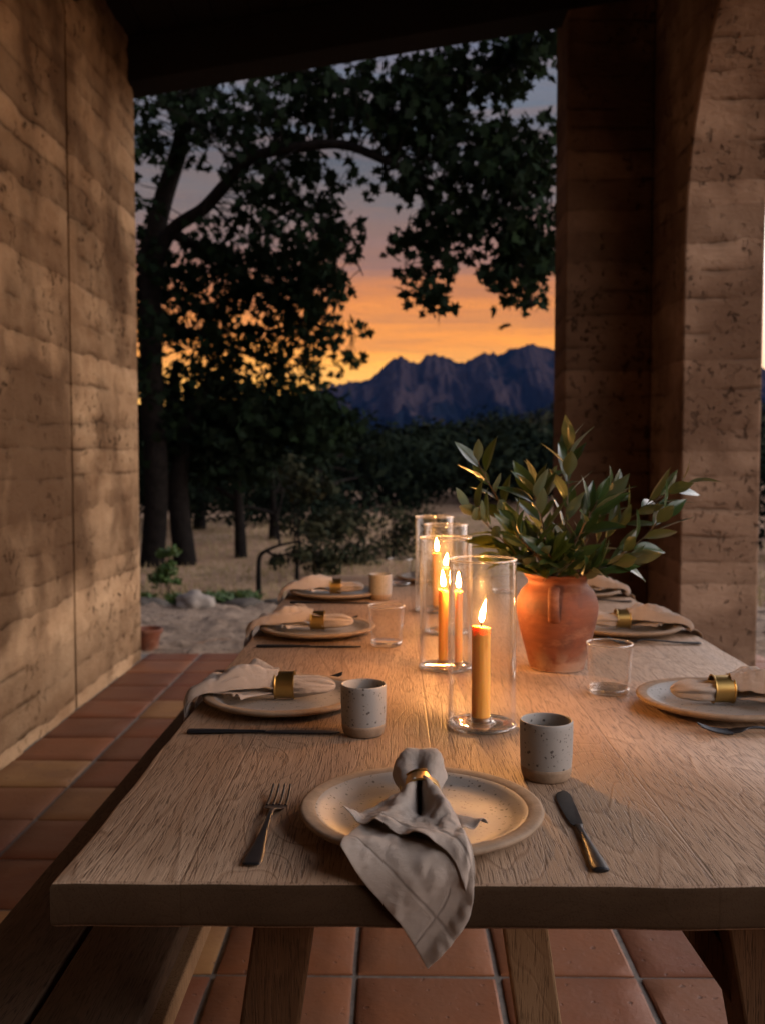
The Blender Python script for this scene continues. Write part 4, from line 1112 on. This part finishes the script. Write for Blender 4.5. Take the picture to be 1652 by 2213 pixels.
# ---- other trees: dark wood behind
def bush_tree(name, label, x, y, h, rad, seed, m_=M_fleaf, trunk_h=.3, n=900, lsz=.22, lean=0, group='dark trees across the field', stems=1, flatk=1.0, tr=.11, cat='tree'):
    rs = np.random.RandomState(seed); z0 = ground_z(x, y)-.1
    t_ = thing(name, label, cat, (x, y, z0), 0, group)
    parts = []
    for s_ in range(stems):
        ox = (s_-(stems-1)/2)*.5*tr*6
        p = [(ox*.3, 0, 0), (ox*.6+lean*.2, .05, h*.25), (ox+lean*.5, 0, h*.5), (ox+lean, 0, h*.8)]
        parts.append(limb(p, tr, tr*.3, 5, 8))
        for q in range(4):
            a = rs.rand()*6.28; hh = h*(.35+.4*rs.rand()); bx = ox+lean*.6
            parts.append(limb([(bx, 0, hh*.9), (bx+rad*.45*math.cos(a), rad*.45*math.sin(a), hh*1.1), (bx+rad*.8*math.cos(a), rad*.8*math.sin(a), hh*1.18)], tr*.4, tr*.1, 4, 6))
    v, f = join(parts); obj('trunk', v, f, M_bark, t_, True)
    nb = 11; cl_ = []
    for q in range(nb):
        a = rs.rand()*6.28; rr = rad*.75*math.sqrt(rs.rand()); zz = h*(trunk_h+.12+(.80-trunk_h)*rs.rand()); 
        cl_.append((lean+rr*math.cos(a), rr*math.sin(a), zz, rad*rs.uniform(.28, .52)))
    cl_.append((lean, 0, h*.86, rad*.4))
    c_ = []; oo_ = []
    for (a, b, c, r) in cl_:
        m2 = int(n/len(cl_)); d3 = rs.normal(size=(m2, 3)); d3 /= np.linalg.norm(d3, axis=1)[:, None]; d3 *= (r*rs.rand(m2)**.4)[:, None]
        oo_.append(d3.copy()); d3[:, 2] *= .75*flatk; c_.append(d3+np.array([a, b, c]))
    c_ = np.concatenate(c_); cloud('crown', c_, lsz*(.6+.8*rs.rand(len(c_))), m_, t_, OVAL, seed, np.concatenate(oo_))
    return t_
tr2 = thing('leaning_tree', 'dark second tree close right of the big trunk, crown merging with it', 'tree', (-2.62, 11.9, -.15))
o2 = Vector((-2.62, 11.9, -.15))
v, f = join([limb([(-2.62, 11.9, -.2), P2(385, 1060, 12), P2(400, 950, 12), P2(430, 860, 12.1), P2(480, 800, 12.3)], .15, .06), limb([P2(400, 960, 12), P2(370, 880, 12.2), P2(380, 780, 12.4)], .08, .04)]); obj('trunk', [tuple(Vector(p)-o2) for p in v], f, M_bark, tr2, True)
cen = []; siz = []
for (cx_, cy2, rx_, ry_, dist, nt_) in [(450, 910, 150, 60, 12.5, 150), (600, 905, 120, 50, 12.7, 120), (690, 890, 80, 50, 13, 80), (560, 950, 160, 60, 13, 120), (350, 960, 60, 60, 12.6, 50), (700, 930, 60, 50, 13, 50), (480, 1000, 80, 40, 12.6, 40)]:
    for k in range(nt_):
        a = rt.rand()*2*math.pi; r = math.sqrt(rt.rand()); c = P2(cx_+rx_*r*math.cos(a), cy2+ry_*r*math.sin(a), dist+rt.normal()*.5)
        g = rt.normal(size=(rt.randint(4, 9), 3))*np.array([.11, .16, .10])
        for q in g: cen.append((c.x+q[0]-o2.x, c.y+q[1]-o2.y, c.z+q[2]-o2.z)); siz.append(.10+.07*rt.rand())
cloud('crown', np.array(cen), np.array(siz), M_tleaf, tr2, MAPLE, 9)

LBL = ['dark tree with a slim bare trunk, standing in the open field', 'bushy dark tree right of the slim trunk', 'low dark tree past the left end of the table', 'wide dark tree left of the candles, across the field', 'dark tree straight behind the candles', 'rounded tree left of the hill', 'taller dark tree below the left end of the mountain', 'dark tree behind the leafy pot', 'dark tree at the foot of the scrubby hill', 'dark tree against the earth pier', 'dark tree seen through the left trunks', 'dark tree farthest left in the wood', 'tree seen through the right arch', 'second tree beyond the right arch', 'dark tree filling the gap left of the mountain', 'dim tree at the back of the wood, right of centre']
#      px,   dist, h,  rad, trunk_h
TR = [(520, 12.7, 3.2, 1.1, .45), (590, 15.5, 3.0, 1.2, .12), (690, 20, 3.1, 1.7, .1), (790, 26, 3.2, 2.4, .0), (900, 30, 3.0, 2.6, .0), (1000, 34, 3.0, 3.0, .0), (915, 46, 4.6, 2.6, .05), (1110, 30, 2.6, 2.8, .0), (1180, 36, 3.6, 3.0, .05), (1260, 32, 4, 3, .05), (430, 18, 3.4, 1.9, .2), (330, 20, 3.8, 2.2, .2), (1720, 13, 2.1, 1.6, .05), (1900, 16, 3.4, 2.2, .05), (760, 42, 5.2, 3.2, .05), (1040, 50, 4.6, 3.6, .05)]
for i, (px, dist, h, rad, th) in enumerate(TR):
    p = P2(px, 1000, dist); h = min(h, 1.2+(45+55*random.Random(i).random())/2050*dist) if i else 2.7; th = th*.2 if i else th
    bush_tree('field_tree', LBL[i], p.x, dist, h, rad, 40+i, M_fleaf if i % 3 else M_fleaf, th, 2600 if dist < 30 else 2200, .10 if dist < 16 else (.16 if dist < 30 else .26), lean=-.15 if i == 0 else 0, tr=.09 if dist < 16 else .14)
# dense belt of undergrowth closing the far side of the field
rs = np.random.RandomState(77); c_ = []; oo_ = []
for k in range(420):
    x = rs.uniform(-22, 30); y = rs.uniform(24, 34); r = rs.uniform(.45, 1.15)
    d3 = rs.normal(size=(46, 3)); d3 /= np.linalg.norm(d3, axis=1)[:, None]; d3 *= (r*rs.rand(46)**.35)[:, None]; oo_.append(d3.copy()); c_.append(d3+np.array([x, y, .5+r*.45+.5*abs(nz(x*.3, y*.3))]))
c_ = np.concatenate(c_); tag(cloud('undergrowth', c_, .28*(.6+.8*rs.rand(len(c_))), M_fleaf, None, OVAL, 8, np.concatenate(oo_)), 'dark unbroken undergrowth along the far side of the field', 'undergrowth', kind='stuff')

# bare black sapling
o3 = Vector((-1.22, 8.75, -.1)); v, f = join([limb([P2(560, 1292, 8.9), P2(559, 1245, 8.9), P2(561, 1205, 8.9), P2(575, 1190, 8.9), P2(605, 1178, 8.95), P2(650, 1168, 9.0)], .028, .010), limb([P2(575, 1190, 8.9), P2(600, 1200, 8.8), P2(640, 1190, 8.7)], .014, .006), limb([P2(605, 1178, 8.95), P2(600, 1120, 9.1), P2(610, 1060, 9.2), P2(590, 1010, 9.2)], .014, .005)])
sp = tag(obj('sapling', [tuple(Vector(p)-o3) for p in v], f, M_bark, None, True), 'bare crooked black sapling at the edge of the planting bed', 'sapling'); sp.location = o3
# shrubs in the field and plants in the bed
SH = [(640, 9.9, 1.45, .45, 'feathery olive shrub arching over the bare sapling'), (720, 12.5, .8, .7, 'low scrubby bush left of the far tumbler'), (780, 12.0, .75, .6, 'grey-green weeds just beyond the far napkin'), (850, 12.6, .8, .6, 'weedy bush behind the far tumbler'), (905, 13.6, .7, .6, 'dim scrub behind the farthest hurricane glass'), (680, 10.6, .75, .5, 'dull shrub at the right of the bare sapling')]
for i, (px, dist, h, rad, lb) in enumerate(SH):
    p = P2(px, 1000, dist); bush_tree('shrub', lb, p.x, dist, h, rad, 70+i, M_scrub, -.05, 900, .07, group='shrubs at the edge of the field', stems=2, tr=.014, cat='shrub')
def tuft(name, label, x, y, h, n, rad, seed, m_, group, wd=.05, bend=.5):
    rs = np.random.RandomState(seed); v = []; f = []; tint = []
    for k in range(n):
        a = rs.rand()*6.28; r = rad*math.sqrt(rs.rand()); bx, by = r*math.cos(a), r*math.sin(a); hh = h*rs.uniform(.5, 1.1); lx, ly = rs.normal(size=2)*bend*hh*.5
        wa = rs.rand()*6.28; wx, wy = math.cos(wa)*wd*.5, math.sin(wa)*wd*.5; o_ = len(v)
        for u, ww in ((0, .4), (.35, 1), (.7, .8), (1, .05)):
            cx_ = bx+lx*u*u; c2 = by+ly*u*u; z = hh*(u-.25*u*u*bend)
            v += [(cx_-wx*ww, c2-wy*ww, z), (cx_+wx*ww, c2+wy*ww, z)]
        for q in range(3): f.append((o_+q*2, o_+q*2+1, o_+q*2+3, o_+q*2+2))
        tint += [rs.rand()]*8
    me = mesh(name, v, f, True); at = me.attributes.new('tint', 'FLOAT', 'POINT'); at.data.foreach_set('value', tint)
    o = link(name, me, m_); o.location = (x, y, ground_z(x, y)-.01); return tag(o, label, 'plant', group)
GP = 'green plants in the bed'
bush_tree('garden_plant', 'upright leafy green plant in the bed, taller than its neighbours', -2.10, 8.75, .62, .17, 91, M_gleaf, .0, 420, .06, group=GP, stems=2, tr=.008, cat='plant')
for i, (x, y, lb) in enumerate([(-2.55, 8.5, 'low leafy clump nearest the left wall'), (-2.3, 8.4, 'low leafy clump beneath the upright plant'), (-1.85, 8.45, 'low green clump behind the pale stone'), (-1.55, 8.6, 'bright green clump right of the pale stone'), (-1.38, 8.5, 'small green clump left of the bare sapling'), (-2.85, 8.6, 'leafy clump half behind the wall end')]):
    tuft('garden_plant', lb, x, y, .16, 130, .17, 20+i, M_gleaf, GP, .05, .9)
# dry grass of the field
M_dry = m_leaf('dry_grass', (.24, .18, .10), (.40, .31, .18), (.3, .23, .14), .9, .2, .1)
rs = np.random.RandomState(5); n = 26000
gx = rs.uniform(-7, 6, n); gy = 8.4+rs.rand(n)**1.4*13; v = np.zeros((n, 3, 3)); hh = rs.uniform(.03, .11, n)*(1+.8*np.array([nz(a*.8, b*.8, 3) for a, b in zip(gx, gy)]))
gz = np.array([ground_z(a, b) for a, b in zip(gx, gy)]); wa = rs.rand(n)*6.28
v[:, 0] = np.stack([gx-np.cos(wa)*.007, gy-np.sin(wa)*.007, gz-.01], 1); v[:, 1] = np.stack([gx+np.cos(wa)*.007, gy+np.sin(wa)*.007, gz-.01], 1)
v[:, 2] = np.stack([gx+rs.normal(size=n)*.03, gy+rs.normal(size=n)*.03, gz+hh], 1)
me = bpy.data.meshes.new('dry_grass'); me.vertices.add(n*3); me.vertices.foreach_set('co', v.ravel()); me.loops.add(n*3); me.loops.foreach_set('vertex_index', np.arange(n*3)); me.polygons.add(n)
me.polygons.foreach_set('loop_start', np.arange(n)*3); me.polygons.foreach_set('loop_total', np.full(n, 3)); me.update(calc_edges=True)
at = me.attributes.new('tint', 'FLOAT', 'POINT'); at.data.foreach_set('value', np.repeat(rs.rand(n), 3))
tag(link('dry_grass', me, M_dry), 'short dry straw-coloured grass over the field', 'grass', kind='stuff')

# ---- hill on the right and its scrub
v = []; f = []; NH = 60
def hill_z(x, y):
    u = (x-34)/34; w_ = (y-120)/45
    return 6.6*math.exp(-u*u-w_*w_)+1.2*nz(x*.06, y*.06)+.6*nz(x*.2, y*.2, 2)-.6
for j in range(NH):
    for i in range(NH):
        x = -40+170*i/(NH-1); y = 55+150*j/(NH-1); v.append((x, y, hill_z(x, y)))
for j in range(NH-1):
    for i in range(NH-1): f.append((j*NH+i, j*NH+i+1, (j+1)*NH+i+1, (j+1)*NH+i))
tag(obj('hillside', v, f, M_hill, None, True), 'low scrubby hill on the right below the mountain', kind='structure')
rs = np.random.RandomState(12); c_ = []; oo_ = []
for k in range(900):
    x = rs.uniform(-35, 90); y = rs.uniform(60, 130); r = rs.uniform(.8, 3.2); z = hill_z(x, y)
    d3 = rs.normal(size=(90, 3)); d3 /= np.linalg.norm(d3, axis=1)[:, None]; d3 *= (r*rs.rand(90)**.3)[:, None]; oo_.append(d3.copy()); d3[:, 2] *= .8; c_.append(d3+np.array([x, y, z+r*.4]))
c_ = np.concatenate(c_); tag(cloud('hillside_scrub', c_, .55*(.6+.8*rs.rand(len(c_))), M_scrub, None, OVAL, 3, np.concatenate(oo_)), 'dense dull green scrub covering the low hill', 'scrub', kind='stuff')

# ---- mountains
RID = [(-900, 930), (-500, 900), (-100, 870), (200, 885), (420, 905), (600, 870), (700, 845), (738, 832), (765, 828), (790, 826), (812, 812), (835, 788), (855, 778), (872, 775), (888, 786), (905, 786), (922, 772), (938, 768), (955, 776), (975, 779), (992, 786), (1008, 785), (1028, 772), (1045, 765), (1062, 772), (1078, 771), (1092, 760), (1112, 755), (1130, 750), (1150, 744), (1170, 752), (1190, 760), (1230, 748), (1280, 735), (1330, 760), (1400, 750), (1480, 790), (1560, 770), (1650, 800), (1800, 790), (2000, 830), (2400, 850)]
rx = np.array([q[0] for q in RID]); ry = np.array([q[1] for q in RID])
DM = 2600.0; v = []; f = []; rock_at = []; NI, NJ = 900, 110
for j in range(NJ):
    w_ = j/(NJ-1)
    for i in range(NI):
        px = -900+3300*i/(NI-1); e = float(np.interp(px, rx, ry)); e += 4*nz(px*.03, 3)-13*abs(nz(px*.055, 5))+5-8*abs(nz(px*.15, 8))+3*nz(px*.4, 2)
        top_ = P2(px, e-13, DM); x = top_.x; H = top_.z
        if w_ <= .8:
            u = w_/.8; y = DM-650*(1-u)
            spur = abs(nz(x*.0075+.9*u, u*1.1, 1))*1.7+abs(nz(x*.021+u, u*2, 4))*.7
            pz = H*(u**1.15)*(1-.30*(1-u)*spur*1.6)+24*nz(x*.012, y*.012, 4)*u*(1-u)*4+14*nz(x*.035, y*.03, 6)*u*(1-u)*4
            y -= 330*(spur-.5)*(1-abs(2*u-1))+60*abs(nz(x*.045, u*5, 3))*u*(1-u)*4
        else:
            u = (1-w_)/.2; y = DM+300*(1-u); pz = H*(u**.7)
        v.append((x*(y/DM)**.15, y, pz-8))
        rock_at.append(max(0, min(1, .1+.95*sst(.42, .68, w_/.8)*(1-.55*sst(.93, 1.0, w_/.8))*(.35+1.1*abs(nz(x*.008, w_*3, 9)))*1.3)))
for j in range(NJ-1):
    for i in range(NI-1): f.append((j*NI+i, j*NI+i+1, (j+1)*NI+i+1, (j+1)*NI+i))
me = mesh('mountain_range', v, f, True); at = me.attributes.new('rock', 'FLOAT', 'POINT'); at.data.foreach_set('value', rock_at)
tag(link('mountain_range', me, M_mtn), 'jagged rocky mountain ridge under the orange sky', kind='structure')

# ---- evening air: even, thin, bluish haze round everything but the sky
m, t = mat('evening_haze')
pv_ = t.add('ShaderNodeVolumePrincipled', inp={'Color': (.024, .058, .165, 1), 'Density': .00016, 'Anisotropy': 0.0})
t.l.new(pv_.outputs[0], t.out.inputs['Volume'])
v, f = box_v(-4600, 4600, -60, 2960, -25, 520); tag(obj('haze', v, f, m), 'thin blue evening haze in front of the mountain', kind='stuff')
